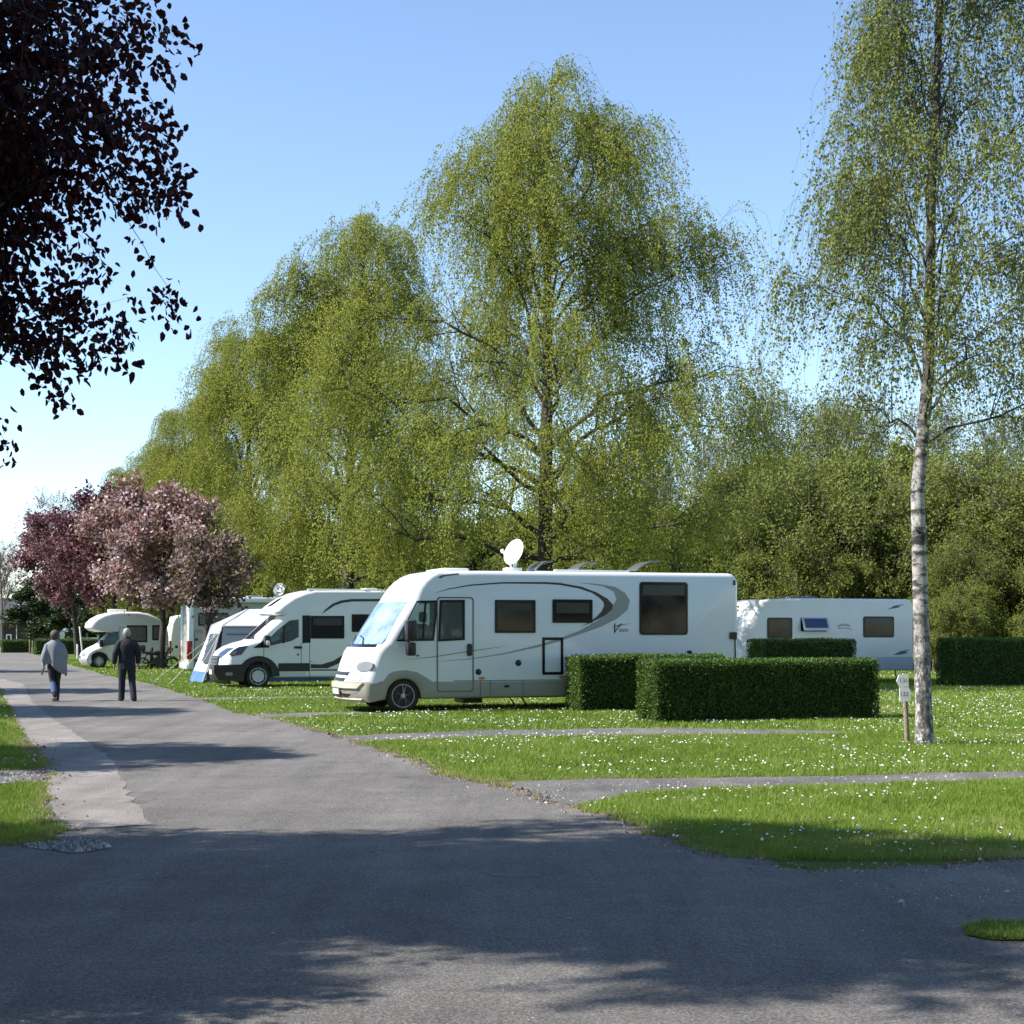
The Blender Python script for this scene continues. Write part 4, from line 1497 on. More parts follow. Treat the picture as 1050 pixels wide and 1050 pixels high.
# ------------------------------------------------ the near motorhome
v = Veh('motorhome', G(414.5, 731), 'large white motorhome with grey lower panels, black and grey swooshes and a roof dish', 'motorhome', 2.28)
W2 = v.W / 2
fr = [(352, 717.5), (347.5, 713), (346.8, 704), (347.5, 697), (350.5, 689.5), (353.5, 679), (357.5, 668), (361.5, 662.5), (368, 657), (378, 641), (388, 625), (394, 616.5), (399, 609), (404.5, 602), (412, 595.5), (421, 590.3), (431, 587.0)]
prof = [(*v.sz(px, py, W2), 1.0) for px, py in fr]
ws = np.array([p[0] for p in prof])
prof = [(p[0], p[1], float(np.clip(1 - (k - 11) / 6, 0.12, 1)) if k > 11 else 1.0) for k, p in enumerate(prof)]
zroof = v.sz(470, 585.0, 0.1)[1]
xr, _ = v.sz(757.5, 620)
prof += [(prof[-1][0] + .35, zroof - .015), (prof[-1][0] + .9, zroof)]
zb = 0.27
prof += rear_part(None, xr, zroof + .02, zb, .22, [(5.0, .30)])
prof += [(.40, zb)] + [(.38 * math.cos(PI * k / 12), .33 + .36 * math.sin(PI * k / 12)) for k in range(1, 12)] + [(-.40, zb)]
cabw = v.pl([(408.5, 656.5), (412, 649), (419, 636), (428.5, 618), (447, 617.5), (446.6, 630), (444, 655.5)])
doorw = v.pl([(452.3, 617), (475, 616.5), (475, 654.5), (451.0, 656)])
v.shell('body', prof, M['white'], r=.10, B=.32, holes=[cabw, doorw])
mbf = ring_frame(MB(), v.pl([(406.3, 657.7), (411, 648), (418, 635), (427.5, 616.0), (448.3, 615.6), (447.8, 630), (445, 657)]), .035, -.008, .03)
wf = mbf.build('window', M['gloss_black'], v.root)
MB().prism(cabw, .004, .012).build('pane', M['cabglass'], wf)
a, b = v.sz(436.5, 617), v.sz(433.5, 657)
MB().prism([(a[0] - .018, a[1]), (a[0] + .018, a[1]), (b[0] + .018, b[1]), (b[0] - .018, b[1])], -.006, .02).build('window_bar', M['gloss_black'], wf)
far = MB().prism(cabw, v.W - .012, v.W - .004).build('far_pane', M['cabglass'], wf)
# skirt and bumper of grey-beige paint
zs = v.sz(520, 697.3)[1]
lo = [(*v.sz(px, py, W2), 1.0) for px, py in [(352, 718), (347.5, 713), (346.8, 704), (347.6, 698)]]
sk = lo + [(*p, w_) for p, w_ in zip([v.sz(388, 697), v.sz(396, 690), v.sz(404, 687), v.sz(416, 685.8), v.sz(428, 688), v.sz(437, 693), v.sz(444, 697.5)], (.3, .1, 0, 0, 0, 0, 0))]
sk += [(1.0, zs), (xr - .02, zs), (xr, zs - .04), (xr, zb + .05), (xr - .05, zb)]
sk += [(5.0 + .36 * math.cos(PI * k / 12), (max(zb, .33 + .22 * math.sin(PI * k / 12)) if 0 < k < 12 else zb)) for k in range(13)]
sk += [(.37, zb)] + [(.35 * math.cos(PI * k / 12), .33 + .34 * math.sin(PI * k / 12)) for k in range(1, 12)] + [(-.37, zb)]
keep = (v.fr, v.B, v.Wf, v.y0)
fr0 = keep
bodyfr = v.fr.copy()
v.shell('skirt', sk, M['greige'], r=.06, B=.32, grow=.007, W=v.W + .014, y0=-.007)
v.fr, v.B, v.Wf, v.y0 = keep
# front furniture
zf = lambda py, px=360: v.sz(px, py, W2)[1]
v.fpatch('windscreen', [(zf(660.5, 366), .07, v.W - .07), (zf(617.8, 393), .12, v.W - .12)], M['screen'], .010, .03, nx=16, nz=8)
v.fpatch('windscreen_trim', [(zf(663.5, 363), .12, v.W - .12), (zf(660.8, 366), .14, v.W - .14)], M['gloss_black'], .012, .03, nx=16, nz=2)
wp = MB()
for yy in (.55, 1.25):
    wp.tube([v.fpt(yy, zf(661, 365), .03), v.fpt(yy + .25, zf(655, 370), .03), v.fpt(yy + .62, zf(652.5, 371), .03)], .012, 6)
wp.build('wiper', M['black'], v.root)
v.fpatch('bonnet_seam', [(zf(690, 350), .62, .632), (zf(664, 360), .74, .752)], M['seam'], .003, .01, nx=2, nz=8)
for yy in (.0, v.W - .40):
    q = v.fpatch('headlight', [(zf(688, 352), yy + .12, yy + .24), (zf(686.5, 352), yy + .04, yy + .34), (zf(683, 352), yy, yy + .40), (zf(679.5, 353), yy + .02, yy + .36), (zf(677.5, 355), yy + .1, yy + .24)], M['lamp'], .012, .03, nx=10, nz=6)
    v.fpatch('indicator', [(zf(696.5, 349), yy + .18, yy + .44), (zf(693.5, 350), yy + .08, yy + .5), (zf(691.3, 350), yy + .25, yy + .45)], M['silver_plastic'], .012, .02, q, nx=8, nz=4)
for z0, z1, ya, yb in ((692.0, 688.6, .62, 1.66), (697.8, 694.8, .72, 1.56)):
    v.fpatch('grille', [(zf(z0, 349), ya + .05, yb - .05), (zf(z1, 350), ya, yb)], M['black'], .011, .05, nx=10, nz=3)
v.fpatch('bumper', [(zf(704.5, 348), .18, v.W - .18), (zf(699.2, 348), .06, v.W - .06)], M['champagne'], .055, .07, nx=16, nz=4)
v.fpatch('bumper_lip', [(zf(718, 351), .22, v.W - .22), (zf(714.3, 348), .14, v.W - .14)], M['champagne'], .05, .08, nx=16, nz=3)
v.fpatch('air_intake', [(zf(713.9, 348), .5, v.W - .5), (zf(710.2, 348), .42, v.W - .42)], M['black'], .012, .05, nx=12, nz=3)
for yy in (.20, v.W - .46):
    v.fpatch('fog_lamp', [(zf(710, 348), yy + .03, yy + .18), (zf(705.2, 348), yy, yy + .26)], M['lamp'], .012, .03, nx=6, nz=3)
v.fpatch('number_plate', [(zf(711, 347), .88, 1.40), (zf(705.5, 347), .88, 1.40)], M['plate'], .065, .02, nx=6, nz=2)
# doors, windows and hatches of the near side
mb = ring_frame(MB(), v.rr(447.8, 612, 485.6, 709.3, 3.2), .022, -.010, .02)
dr = mb.build('door', M['seam'], v.root)
ring_frame(MB(), v.pl([(450.7, 615.2), (476.5, 615), (476.5, 656.2), (449.2, 657.8)]), .04, -.012, .03).build('door_window', M['gloss_black'], dr)
MB().prism(doorw, .004, .012).build('door_pane', M['cabglass'], dr)
MB().prism(v.rr(478.8, 660.2, 483.6, 672.6, 1.6), -.03, .005).build('handle', M['black'], dr)
v.window(v.rr(507.4, 615, 549, 649, 1.0), inset=.045, blind=.30)
v.window(v.rr(566.4, 614.5, 607.4, 638.7, 1.0), inset=.045, blind=.62)
v.window(v.rr(655.6, 596.5, 705, 651, 3.0), inset=.045, blind=.22)
ring_frame(MB(), v.rr(556, 653.5, 577.5, 691.7, .8), .055, -.010, .02).build('service_hatch', M['gloss_black'], v.root)
for px, py, r in ((490.6, 689, .062), (531.5, 679.8, .065)):
    x, z = v.sz(px, py)
    MB().lathe([(0.001, -.014), (r * .75, -.014), (r, -.004), (r, .01)], 20, (x, 0, z)).build('filler_cap', M['black'], v.root, 40)
for px, py in ((493.8, 695.3), (576.2, 694.2)):
    v.plate('marker_lamp', v.rr(px - 3, py - 1.2, px + 3, py + 1.2, 1.0), M['orange_lamp'], .016, .02)
v.plate('outlet_box', v.rr(748.2, 648.2, 755, 655.5, .8), M['gloss_black'], .03, .04)
v.plate('side_vent', v.rr(704.6, 667, 709, 670.5, 1.0), M['gloss_black'], .02, .03)
v.plate('clearance_lamp', v.rr(752.0, 594.8, 753.8, 600.2, .6), M['gloss_black'], .02, .03)
x0_, z0_ = v.sz(753.6, 655)
MB().tube([(x0_, -.012, z0_), (x0_ + .01, -.012, z0_ - .5), (x0_ + .02, -.012, z0_ - 1.2)], .012, 6).build('cable', M['black'], v.root)
for px in (492.6, 502.6, 536.3, 600, 660):
    x, z = v.sz(px, 703)
    MB().box(x - .006, x + .006, -.011, -.005, .31, zs - .014).build('panel_joint', M['seam'], v.root)
MB().box(1.0, xr - .1, -.012, -.005, zs - .012, zs).build('panel_joint', M['seam'], v.root)
MB().box(-.36, .36, .30, v.W - .30, .30, .72).build('wheel_well', M['black'], v.root)
v.plate('hatch_lock', v.rr(517, 702.4, 522, 704.8, .8), M['black'], .02, .02)
# swoosh decals
v.plate('swoosh', v.pl([(444, 608.5), (460, 603.5), (483, 599.3), (516, 596.8), (560, 596.8), (574, 597.6), (596, 601.5), (612, 607.5), (623, 614), (628.5, 620), (627.5, 625), (621, 630.5), (609, 637), (595, 643.5),
                         (604, 638), (612, 632), (617, 626.5), (619.5, 621), (618.5, 617), (614, 612.5), (607, 608), (594, 603.5), (574, 599.8), (560, 598.8), (516, 598.4), (483, 600.6), (460, 604.4)]), M['dark_decal'], .003, .004)
gsw = [(591.6, 597.2), (613.5, 598.7), (631, 601.8), (641, 608), (645.8, 615.6), (643.6, 625.0), (633.2, 634.2), (615.7, 643), (593.8, 650.6), (572, 658.0), (555, 663.0), (516, 671.2), (483, 676.0), (435, 679.5),
       (483, 675.0), (516, 669.8), (555, 660.4), (572, 655.0), (594, 646.8), (613.5, 635.6), (626.6, 624.3), (632.2, 614.5), (629.5, 606.8), (618, 601.0)]
v.plate('swoosh', v.pl(gsw), M['grey_swoosh'], .0022, .003)
v.plate('pinstripe', v.pl([(413, 676.4), (446, 673.9), (483, 667.9), (525, 661.8), (483, 667.0), (446, 673.0)]), M['olive_decal'], .0025, .003)
x, z = v.sz(629.5, 645)
lettering('V', .30, (x, -.004, z), 'lettering', M['dark_decal'], v.root, shear=.45)
v.plate('lettering_stroke', v.pl([(627.5, 644.5), (634, 640.6), (646.5, 639.2), (634.5, 641.6)]), M['dark_decal'], .004, .003)
x, z = v.sz(639, 645.8)
lettering('iseo', .13, (x, -.004, z), 'lettering', M['dark_decal'], v.root, shear=.35)
x, z = v.sz(428.2, 672.3)
v.plate('badge', v.rr(426.5, 671.4, 430, 673.2, .6), M['seam'], .006, .006)
# mirror
x, z = v.sz(417, 647)
mr = MB().box(x - .10, x + .10, -.42, -.16, z - .19, z + .21, .04)
mr.tube([(x - .02, -.25, z - .14), (x + .02, -.02, z - .28)], .03, 8)
mm = mr.build('mirror', M['black'], v.root, 40)
MB().box(x - .09, x + .09, -.40, -.19, z - .48, z - .22, .04).build('lower_mirror', M['black'], mm, 40)
# roof
xa, _ = v.sz(566, 585, .3)
xb_, _ = v.sz(642, 585, .3)
MB().box(xa, xb_, .12, .24, zroof, zroof + .05, .015).build('roof_rail', M['white'], v.root, 40)
xa, _ = v.sz(455, 586, .3)
xb_, _ = v.sz(482, 586, .3)
MB().box(xa, xb_, .35, 1.6, zroof - .02, zroof + .06, .03).build('roof_hatch', M['offwhite'], v.root, 40)
xa, za = v.sz(452, 593, .1)
v.plate('roof_trim', v.pl([(449, 592.2), (453, 589.6), (470, 587.6), (470, 588.8), (455, 591.2), (452, 593)]), M['seam'], .004, .02)
for (p0, p1, dy) in (((545, 583.5), (562, 575.6), .9), ((588, 583), (608, 576.8), 1.1), ((648, 584), (671, 575.4), .9)):
    x0_, z0_ = v.sz(*p0, dy)
    x1_, z1_ = v.sz(*p1, dy)
    rl = MB()
    n_ = 6
    V = []
    for k in range(n_ + 1):
        t = k / n_
        V.append((x0_ + (x1_ - x0_) * t, z0_ + (z1_ - z0_) * t + .06 * math.sin(PI * t)))
    for k in range(n_):
        (a0, b0), (a1, b1) = V[k], V[k + 1]
        rl.add([(a0, dy - .3, b0), (a0, dy + .3, b0), (a1, dy + .3, b1), (a1, dy - .3, b1), (a0, dy - .3, b0 - .03), (a0, dy + .3, b0 - .03), (a1, dy + .3, b1 - .03), (a1, dy - .3, b1 - .03)],
               [(0, 1, 2, 3), (7, 6, 5, 4), (0, 3, 7, 4), (1, 5, 6, 2)] + ([(0, 4, 5, 1)] if k == 0 else []) + ([(3, 2, 6, 7)] if k == n_ - 1 else []))
    lid = rl.build('roof_light', M['acrylic'], v.root, 50)
    MB().box(x0_ - .02, x0_ + .66, dy - .33, dy + .33, zroof - .01, zroof + .035, .01).build('roof_light_frame', M['white'], lid, 40)
x, z = v.sz(525.5, 585.5, 1.0)
dish, c, d, a, u = roof_dish(v, x, 1.0, zroof + .01, .27, math.radians(24), math.radians(212), stand=.40)
vs, fs = text_mesh('ALTEC', .10, .2)
MB().add([c + d * .055 + a * (-X) + u * (Y + .10) for X, Y, Z in vs], fs).build('dish_lettering', M['seam'], dish)
# wheels
v.wheel(0, .06, .33, 5, .70)
v.wheel(5.0, .06, .33, 5, .70)
v.wheel(0, v.W - .06, .33, 5, .70, near=False)
v.wheel(5.0, v.W - .06, .33, 5, .70, near=False)
# cab
MB().box(-.35, 1.15, .12, v.W - .12, .62, .68).box(1.15, 1.2, .1, v.W - .1, .6, zroof - .25).build('cab_floor', M['seat'], v.root)
for yy in (.35, 1.35):
    st = MB().box(.30, .78, yy, yy + .55, .95, 1.12, .06).box(.72, .90, yy, yy + .55, 1.05, 1.75, .07).box(.78, .90, yy + .13, yy + .42, 1.78, 2.0, .05)
    st.build('seat', M['seat_tan'], v.root, 40)
MB().box(-.62, -.05, .2, v.W - .2, .95, 1.25, .08).build('dashboard', M['seat'], v.root, 40)
swv = [(-.02 + .03 * math.sin(t) - .12 * math.cos(t) * .5, .62 + .2 * math.sin(t), 1.38 + .18 * math.cos(t)) for t in np.linspace(0, 2 * PI, 17)]
MB().tube(swv, .018, 6, cap=False).tube([(-.12, .62, 1.25), (-.02, .62, 1.38)], .03, 6).build('steering_wheel', M['black'], v.root, 40)
MB().box(1.3, 1.7, .3, .9, .16, .30).build('underbody', M['black'], v.root)
for xx in (2.25, 2.5):
    MB().tube([(xx, .25, .29), (xx + .14, .2, .06)], .018, 6).build('step_leg', M['black'], v.root)
MH1 = v

# ------------------------------------------------ the van-based motorhome behind it
v = Veh('motorhome', G(265.2, 706), 'white van-cab motorhome with black lower trim, nose towards the road beside the white awning', 'motorhome', 2.2)
W2 = v.W / 2
fr = [(224, 699.5), (218.5, 696), (217.4, 688), (218.2, 680), (219.5, 672), (222, 668.2), (229, 663.2), (240, 659), (250, 656.6), (256, 652), (266, 643), (276, 634.5), (279.5, 631)]
prof = [(*v.sz(px, py, W2), 1.0) for px, py in fr]
prof = [(p[0], p[1], 1.0 if k < 9 else .6) for k, p in enumerate(prof)]
nfr = len(prof)
cap = [(270.5, 631.2), (267.0, 629.6), (267.3, 627.2), (275, 620.5), (286, 613), (298, 608.2), (308, 606)]
prof += [(*v.sz(px, py, W2), .8) for px, py in cap]
zroof = v.sz(360, 605.2, .1)[1]
prof += [(prof[-1][0] + .35, zroof - .01), (prof[-1][0] + .8, zroof)]
xr = 6.0
zb = .30
prof += rear_part(None, xr, zroof + .01, zb, .2, [(3.9, .42)])
prof += [(.48, zb)] + [(.46 * math.cos(PI * k / 12), .345 + .44 * math.sin(PI * k / 12)) for k in range(1, 12)] + [(-.48, zb)]
cabw = v.pl([(275.8, 655), (284, 646.6), (297, 636.3), (306.2, 635.2), (306.4, 653), (299, 657.3), (278, 662)])
v.shell('body', prof, M['white'], r=.09, B=.28, holes=[cabw])
fpts = [(prof[i][1], prof[i][0]) for i in range(nfr)]
v.fr = np.array(sorted(fpts))
zf = lambda py, px: v.sz(px, py, W2)[1]
wf = v.plate('window', v.pl([(259, 664.3), (272, 655.2), (283.5, 644.6), (297.5, 633.6), (308.6, 632.4), (309, 654), (300, 659), (276.5, 664.2)]), M['gloss_black'], -.001, .001)
bpy.data.objects.remove(wf)
ring = ring_frame(MB(), v.pl([(273.5, 656.2), (283.8, 645.2), (297, 634.3), (308, 633.2), (308.3, 654.2), (300, 658.8), (276.3, 663.8)]), .04, -.010, .03).build('window', M['white'], v.root)
MB().prism(cabw, .004, .012).build('pane', M['cabglass'], ring)
MB().prism(cabw, v.W - .012, v.W - .004).build('far_pane', M['cabglass'], ring)
v.plate('quarter_panel', v.pl([(259.5, 664.5), (272.6, 655.0), (275.9, 664.0)]), M['gloss_black'], .006, .01, ring)
a, b = v.sz(291, 641.5), v.sz(290.6, 660.5)
MB().box(a[0] - .02, a[0] + .02, -.002, .02, b[1], a[1]).build('window_bar', M['gloss_black'], ring)
v.plate('pillar_panel', v.pl([(310, 631), (318.4, 631), (318.4, 659), (310, 659.6)]), M['gloss_black'], .006, .01)
v.window(v.rr(318.6, 631.4, 353, 654.8, .8), inset=.04, blind=.4)
v.window(v.rr(360.6, 629.8, 384.6, 648, .8), inset=.04)
v.fpatch('windscreen', [(zf(655.5, 253), .14, v.W - .14), (zf(632.5, 278), .28, v.W - .28)], M['screen_dark'], .010, .03, nx=14, nz=6)
for yy in (.12, v.W - .12 - .46):
    q = v.fpatch('headlight', [(zf(674, 219), yy + .2, yy + .40), (zf(670.2, 220), yy + .05, yy + .46), (zf(664.5, 228), yy, yy + .30)], M['lamp_dark'], .013, .03, nx=8, nz=5)
hp = v.plate('headlight_wrap', v.pl([(234.3, 671), (239, 666.5), (245, 663.2), (254.5, 662), (247.7, 671.2), (238, 673.0)]), M['lamp_dark'], .012, .03)
v.plate('headlight_lens', v.pl([(235.5, 671), (238.5, 668.4), (243, 666.8), (241, 671.4)]), M['lamp'], .016, .01, hp)
v.fpatch('grille', [(zf(683, 218), .45, v.W - .45), (zf(672.5, 219), .42, v.W - .42)], M['black'], .02, .05, nx=10, nz=4)
gb = MB()
for py in (674.5, 678, 681):
    gb.tube([v.fpt(.5 + (v.W - 1) * k / 8, zf(py, 218.5), .026) for k in range(9)], .012, 6)
gb.build('grille_bar', M['steel'], v.root, 40)
zt = zf(682.5, 218)
v.fpatch('bumper', [(zf(699.3, 223), .1, v.W - .1), (zf(695, 218), .0, v.W), (zf(683.2, 218), .0, v.W)], M['black'], .05, .08, nx=18, nz=6)
v.fpatch('number_plate', [(zf(691, 217), .84, 1.36), (zf(686.5, 217), .84, 1.36)], M['white'], .06, .02, nx=6, nz=2)
v.plate('bumper_side', v.pl([(219.5, 682), (250, 681.2), (254.5, 682.5), (251, 690), (250, 699), (224, 697.5), (219.5, 690)]), M['black'], .01, .03)
v.plate('fog_lamp', v.rr(231.2, 689.5, 238.5, 692.6, 1.2), M['lamp'], .016, .02)
ar = [(v.sz(px, 690)[0], 0) for px in (250, 281)]
ac = MB()
pts_o = [(.60 * math.cos(PI * k / 14), .345 + .58 * math.sin(PI * k / 14)) for k in range(15)]
pts_i = [(.44 * math.cos(PI * k / 14), .345 + .43 * math.sin(PI * k / 14)) for k in range(14, -1, -1)]
ac.prism(pts_o + pts_i, -.014, .02)
ac.build('wheel_arch', M['black'], v.root)
zt2, zb2 = v.sz(300, 680)[1], v.sz(300, 688.4)[1]
MB().box(.56, v.sz(317.5, 685)[0], -.012, .02, zb2, zt2).build('side_trim', M['black'], v.root)
MB().box(.6, v.sz(313, 690)[0], -.012, .02, v.sz(300, 693.6)[1], zb2 - .02).build('sill', M['silver_plastic'], v.root)
v.plate('swoosh', v.pl([(318.5, 681), (330, 681.2), (342, 677.5), (354, 670), (366, 658), (369, 658), (360, 670), (349, 679.5), (336, 685.2), (318.5, 685.4)]), M['dark_decal'], .004, .005)
v.plate('swoosh', v.pl([(318.5, 686.4), (352, 686.2), (400, 683.6), (400, 685), (352, 687.6), (318.5, 687.8)]), M['dark_decal'], .004, .005)
v.plate('swoosh', v.pl([(329.6, 629.8), (334, 624.5), (341, 619), (350, 615.6), (360, 614.2), (402, 614.0), (402, 616.6), (361, 616.8), (351, 618.2), (343, 621), (336, 625.6)]), M['dark_decal'], .004, .005)
for px, y0, y1 in ((317.6, 633, 694), (270.5, 664, 683), (308.8, 659, 680)):
    x, z = v.sz(px, y0)
    MB().box(x - .008, x + .008, -.005, .002, v.sz(px, y1)[1], z).build('panel_joint', M['seam'], v.root)
MB().box(-.38, .38, .30, v.W - .30, .32, .78).build('wheel_well', M['black'], v.root)
v.plate('handle', v.rr(301.5, 662.6, 309.5, 665, 1.0), M['black'], .03, .035)
x, z = v.sz(305.5, 671.3)
MB().lathe([(0.001, -.012), (.03, -.01), (.03, .01)], 12, (x, 0, z)).build('lock', M['black'], v.root)
x, z = v.sz(320.6, 677)
MB().lathe([(0.001, -.05), (.05, -.04), (.06, .0)], 14, (x, 0, z)).build('side_lamp', M['white'], v.root, 40)
x, z = v.sz(272.6, 656.6)
mr = MB().box(x - .09, x + .08, -.34, -.12, z - .16, z + .14, .04).tube([(x, -.14, z - .08), (x + .04, 0, z - .14)], .04, 6).build('mirror', M['black'], v.root, 40)
MB().box(x - .06, x + .06, -.355, -.2, z - .14, z + .0, .03).build('mirror_shell', M['white'], mr, 40)
v.plate('cab_roof_window', v.pl([(273.5, 622.5), (285, 614.6), (291, 612), (288, 614.8), (278, 621.6)], .3), M['gloss_black'], .0, .01).location = (0, .35, 0)
MB().box(v.sz(372, 604, 1)[0], v.sz(386, 604, 1)[0], .8, 1.4, zroof - .01, zroof + .09, .03).build('roof_vent', M['offwhite'], v.root, 40)
MB().box(v.sz(312, 606, .5)[0], 5.5, .05, .12, zroof - .02, zroof + .03, .01).build('roof_rail', M['offwhite'], v.root, 40)
v.wheel(0, .05, .345, 10, .70, style='trim')
v.wheel(3.9, .05, .345, 10, .70, style='trim')
v.wheel(0, v.W - .05, .345, 10, .70, style='trim', near=False)
v.wheel(3.9, v.W - .05, .345, 10, .70, style='trim', near=False)
MB().box(-.5, 1.25, .14, v.W - .14, .60, .66).build('cab_floor', M['seat'], v.root)
for yy in (.32, 1.3):
    MB().box(.55, 1.02, yy, yy + .55, .92, 1.08, .06).box(.95, 1.12, yy, yy + .55, 1.0, 1.62, .07).box(1.0, 1.12, yy + .13, yy + .42, 1.64, 1.88, .05).build('seat', M['seat'], v.root, 40)
MB().box(-.55, .05, .2, v.W - .2, .95, 1.22, .08).build('dashboard', M['seat'], v.root, 40)
swv = [(.2 + .11 * -math.cos(t) * .5, .6 + .19 * math.sin(t), 1.32 + .17 * math.cos(t)) for t in np.linspace(0, 2 * PI, 17)]
MB().tube(swv, .018, 6, cap=False).tube([(.0, .6, 1.15), (.2, .6, 1.32)], .03, 6).build('steering_wheel', M['black'], v.root, 40)
FORD = v

# ------------------------------------------------ overcab motorhome farther along
v = Veh('motorhome', G(101.8, 685.6), 'white overcab motorhome with a rounded sleeping pod over the cab, beyond the walking man', 'motorhome', 2.25)
W2 = v.W / 2
fr = [(85, 681), (82.2, 677.5), (81.6, 673.5), (83, 669.2), (89, 664.6), (97.5, 660.6), (104, 654.5), (110.5, 648.2)]
prof = [(*v.sz(px, py, W2), 1.0) for px, py in fr]
nfr = len(prof)
cap = [(97, 648), (90, 646), (87.0, 643.5), (88, 639), (92.5, 634.5), (100, 630.6), (108, 628.5), (116, 627.6)]
prof += [(*v.sz(px, py, W2), .7) for px, py in cap]
top = v.pl([(130, 627.3), (142, 627.4), (152, 629.2), (160, 632.8), (167, 638), (171.5, 644), (173, 652)], .1)
prof += top
xr = top[-1][0] + .02
zb = .33
prof += [(xr, zb + .05), (xr - .05, zb)] + [(2.75 + .3 * math.cos(PI * k / 10), max(zb, .33 + .22 * math.sin(PI * k / 10)) if 0 < k < 10 else zb) for k in range(11)] + [(.46, zb)] + [(.43 * math.cos(PI * k / 12), .33 + .42 * math.sin(PI * k / 12)) for k in range(1, 12)] + [(-.46, zb)]
v.shell('body', prof, M['white'], r=.12, B=.3)
v.fr = np.array(sorted([(prof[i][1], prof[i][0]) for i in range(nfr)]))
zf = lambda py, px: v.sz(px, py, W2)[1]
v.fpatch('windscreen', [(zf(660, 98), .16, v.W - .16), (zf(649.2, 109), .3, v.W - .3)], M['screen_dark'], .012, .03, nx=12, nz=5)
v.window(v.pl([(104.6, 662.6), (107.3, 656.2), (110.5, 651.4), (116, 648.6), (121.5, 647.6), (121.5, 659.8)]), pane=M['teal_glass'], inset=.04, frame=M['black'])
v.window(v.rr(130, 641.2, 151, 658.5, .6), pane=M['blind'], inset=.07)
v.window(v.rr(156, 641, 169, 656.5, .6), pane=M['blind'], inset=.07)
for yy in (.2, v.W - .6):
    v.fpatch('headlight', [(zf(672.5, 82), yy, yy + .4), (zf(668, 84), yy, yy + .36)], M['lamp'], .012, .03, nx=6, nz=3)
v.fpatch('bumper', [(zf(681, 85), .1, v.W - .1), (zf(675, 82), .04, v.W - .04)], M['silver_plastic'], .04, .06, nx=14, nz=4)
v.fpatch('grille', [(zf(675, 82), .75, 1.5), (zf(672.3, 82), .72, 1.53)], M['black'], .014, .04, nx=8, nz=3)
MB().box(1.2, 2.2, -.008, .03, .40, v.sz(140, 672.5)[1]).build('lower_panel', M['offwhite'], v.root)
mb = ring_frame(MB(), v.rr(122.5, 643, 128, 676, .5), .02, -.006, .02).build('door', M['seam'], v.root)
x, z = v.sz(103.8, 659.8)
MB().box(x - .1, x + .08, -.3, -.1, z - .16, z + .16, .04).tube([(x, -.12, z - .08), (x + .05, 0, z - .12)], .035, 6).build('mirror', M['black'], v.root, 40)
x, z = v.sz(120, 627, 1.1)
MB().box(x - .4, x + .4, .8, 1.5, z - .04, z + .10, .03).build('roof_vent', M['offwhite'], v.root, 40)
for xx in (0, 2.75):
    v.wheel(xx, .06, .33, 8, .62, style='trim')
    v.wheel(xx, v.W - .06, .33, 8, .62, style='trim', near=False)

MB().box(-.38, .38, .3, v.W - .3, .34, .76).build('wheel_well', M['black'], v.root)

# ------------------------------------------------ beige motorhome, tail to the road
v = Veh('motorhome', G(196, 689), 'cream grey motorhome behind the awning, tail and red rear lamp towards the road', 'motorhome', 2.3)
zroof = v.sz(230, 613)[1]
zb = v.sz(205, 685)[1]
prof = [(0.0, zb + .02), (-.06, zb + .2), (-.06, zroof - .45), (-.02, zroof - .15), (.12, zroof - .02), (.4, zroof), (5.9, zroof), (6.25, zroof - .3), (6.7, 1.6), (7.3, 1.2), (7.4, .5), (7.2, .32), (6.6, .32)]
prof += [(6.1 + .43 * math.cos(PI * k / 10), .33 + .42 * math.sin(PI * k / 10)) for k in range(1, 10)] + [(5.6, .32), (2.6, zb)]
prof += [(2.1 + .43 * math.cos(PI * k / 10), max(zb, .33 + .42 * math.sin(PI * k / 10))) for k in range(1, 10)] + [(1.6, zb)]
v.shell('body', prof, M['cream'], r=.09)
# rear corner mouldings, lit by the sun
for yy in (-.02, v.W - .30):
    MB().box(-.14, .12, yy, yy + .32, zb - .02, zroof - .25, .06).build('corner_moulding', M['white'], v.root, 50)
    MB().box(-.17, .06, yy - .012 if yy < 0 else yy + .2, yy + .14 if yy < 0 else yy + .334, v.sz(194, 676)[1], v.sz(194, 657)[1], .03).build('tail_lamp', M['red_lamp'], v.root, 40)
MB().box(-.20, .1, .0, v.W, zb - .06, zb + .22, .05).build('bumper', M['white'], v.root, 40)
v.window(v.rr(203.2, 628.5, 233.8, 641.7, .6), pane=M['blind'], inset=.06)
ring_frame(MB(), v.rr(199, 646.5, 224, 683.8, 1.0), .022, -.008, .02).build('garage_door', M['seam'], v.root)
MB().box(v.sz(199, 646)[0], v.sz(224, 646)[0], -.02, .02, v.sz(200, 648.4)[1], v.sz(200, 645.6)[1]).build('garage_trim', M['greige'], v.root)
for px, py in ((201.4, 655.7), (201.2, 677.3)):
    v.plate('lock', v.rr(px - 1.4, py - 1.2, px + 1.4, py + 1.2, .4), M['black'], .02, .03)
xa, za = v.sz(214, 614.5)
MB().box(xa, 5.6, -.16, .02, v.sz(230, 617.8)[1], zroof + .02, .05).build('rolled_awning', M['white'], v.root, 40)
x, z = v.sz(234, 622)
MB().ball((x, -.06, z), (.09, .07, .05), 10, 6).tube([(x - .14, -.03, z), (x + .14, -.03, z)], .03, 6).build('porch_lamp', M['black'], v.root, 40)
MB().box(v.sz(254, 611, 1)[0], v.sz(269, 611, 1)[0], .8, 1.5, zroof, zroof + .13, .03).build('roof_vent', M['offwhite'], v.root, 40)
x, z = v.sz(285, 611, .9)
dish, c, d, a, u = roof_dish(v, x, .9, zroof, .28, math.radians(20), math.radians(238), stand=.36)
mk = MB()
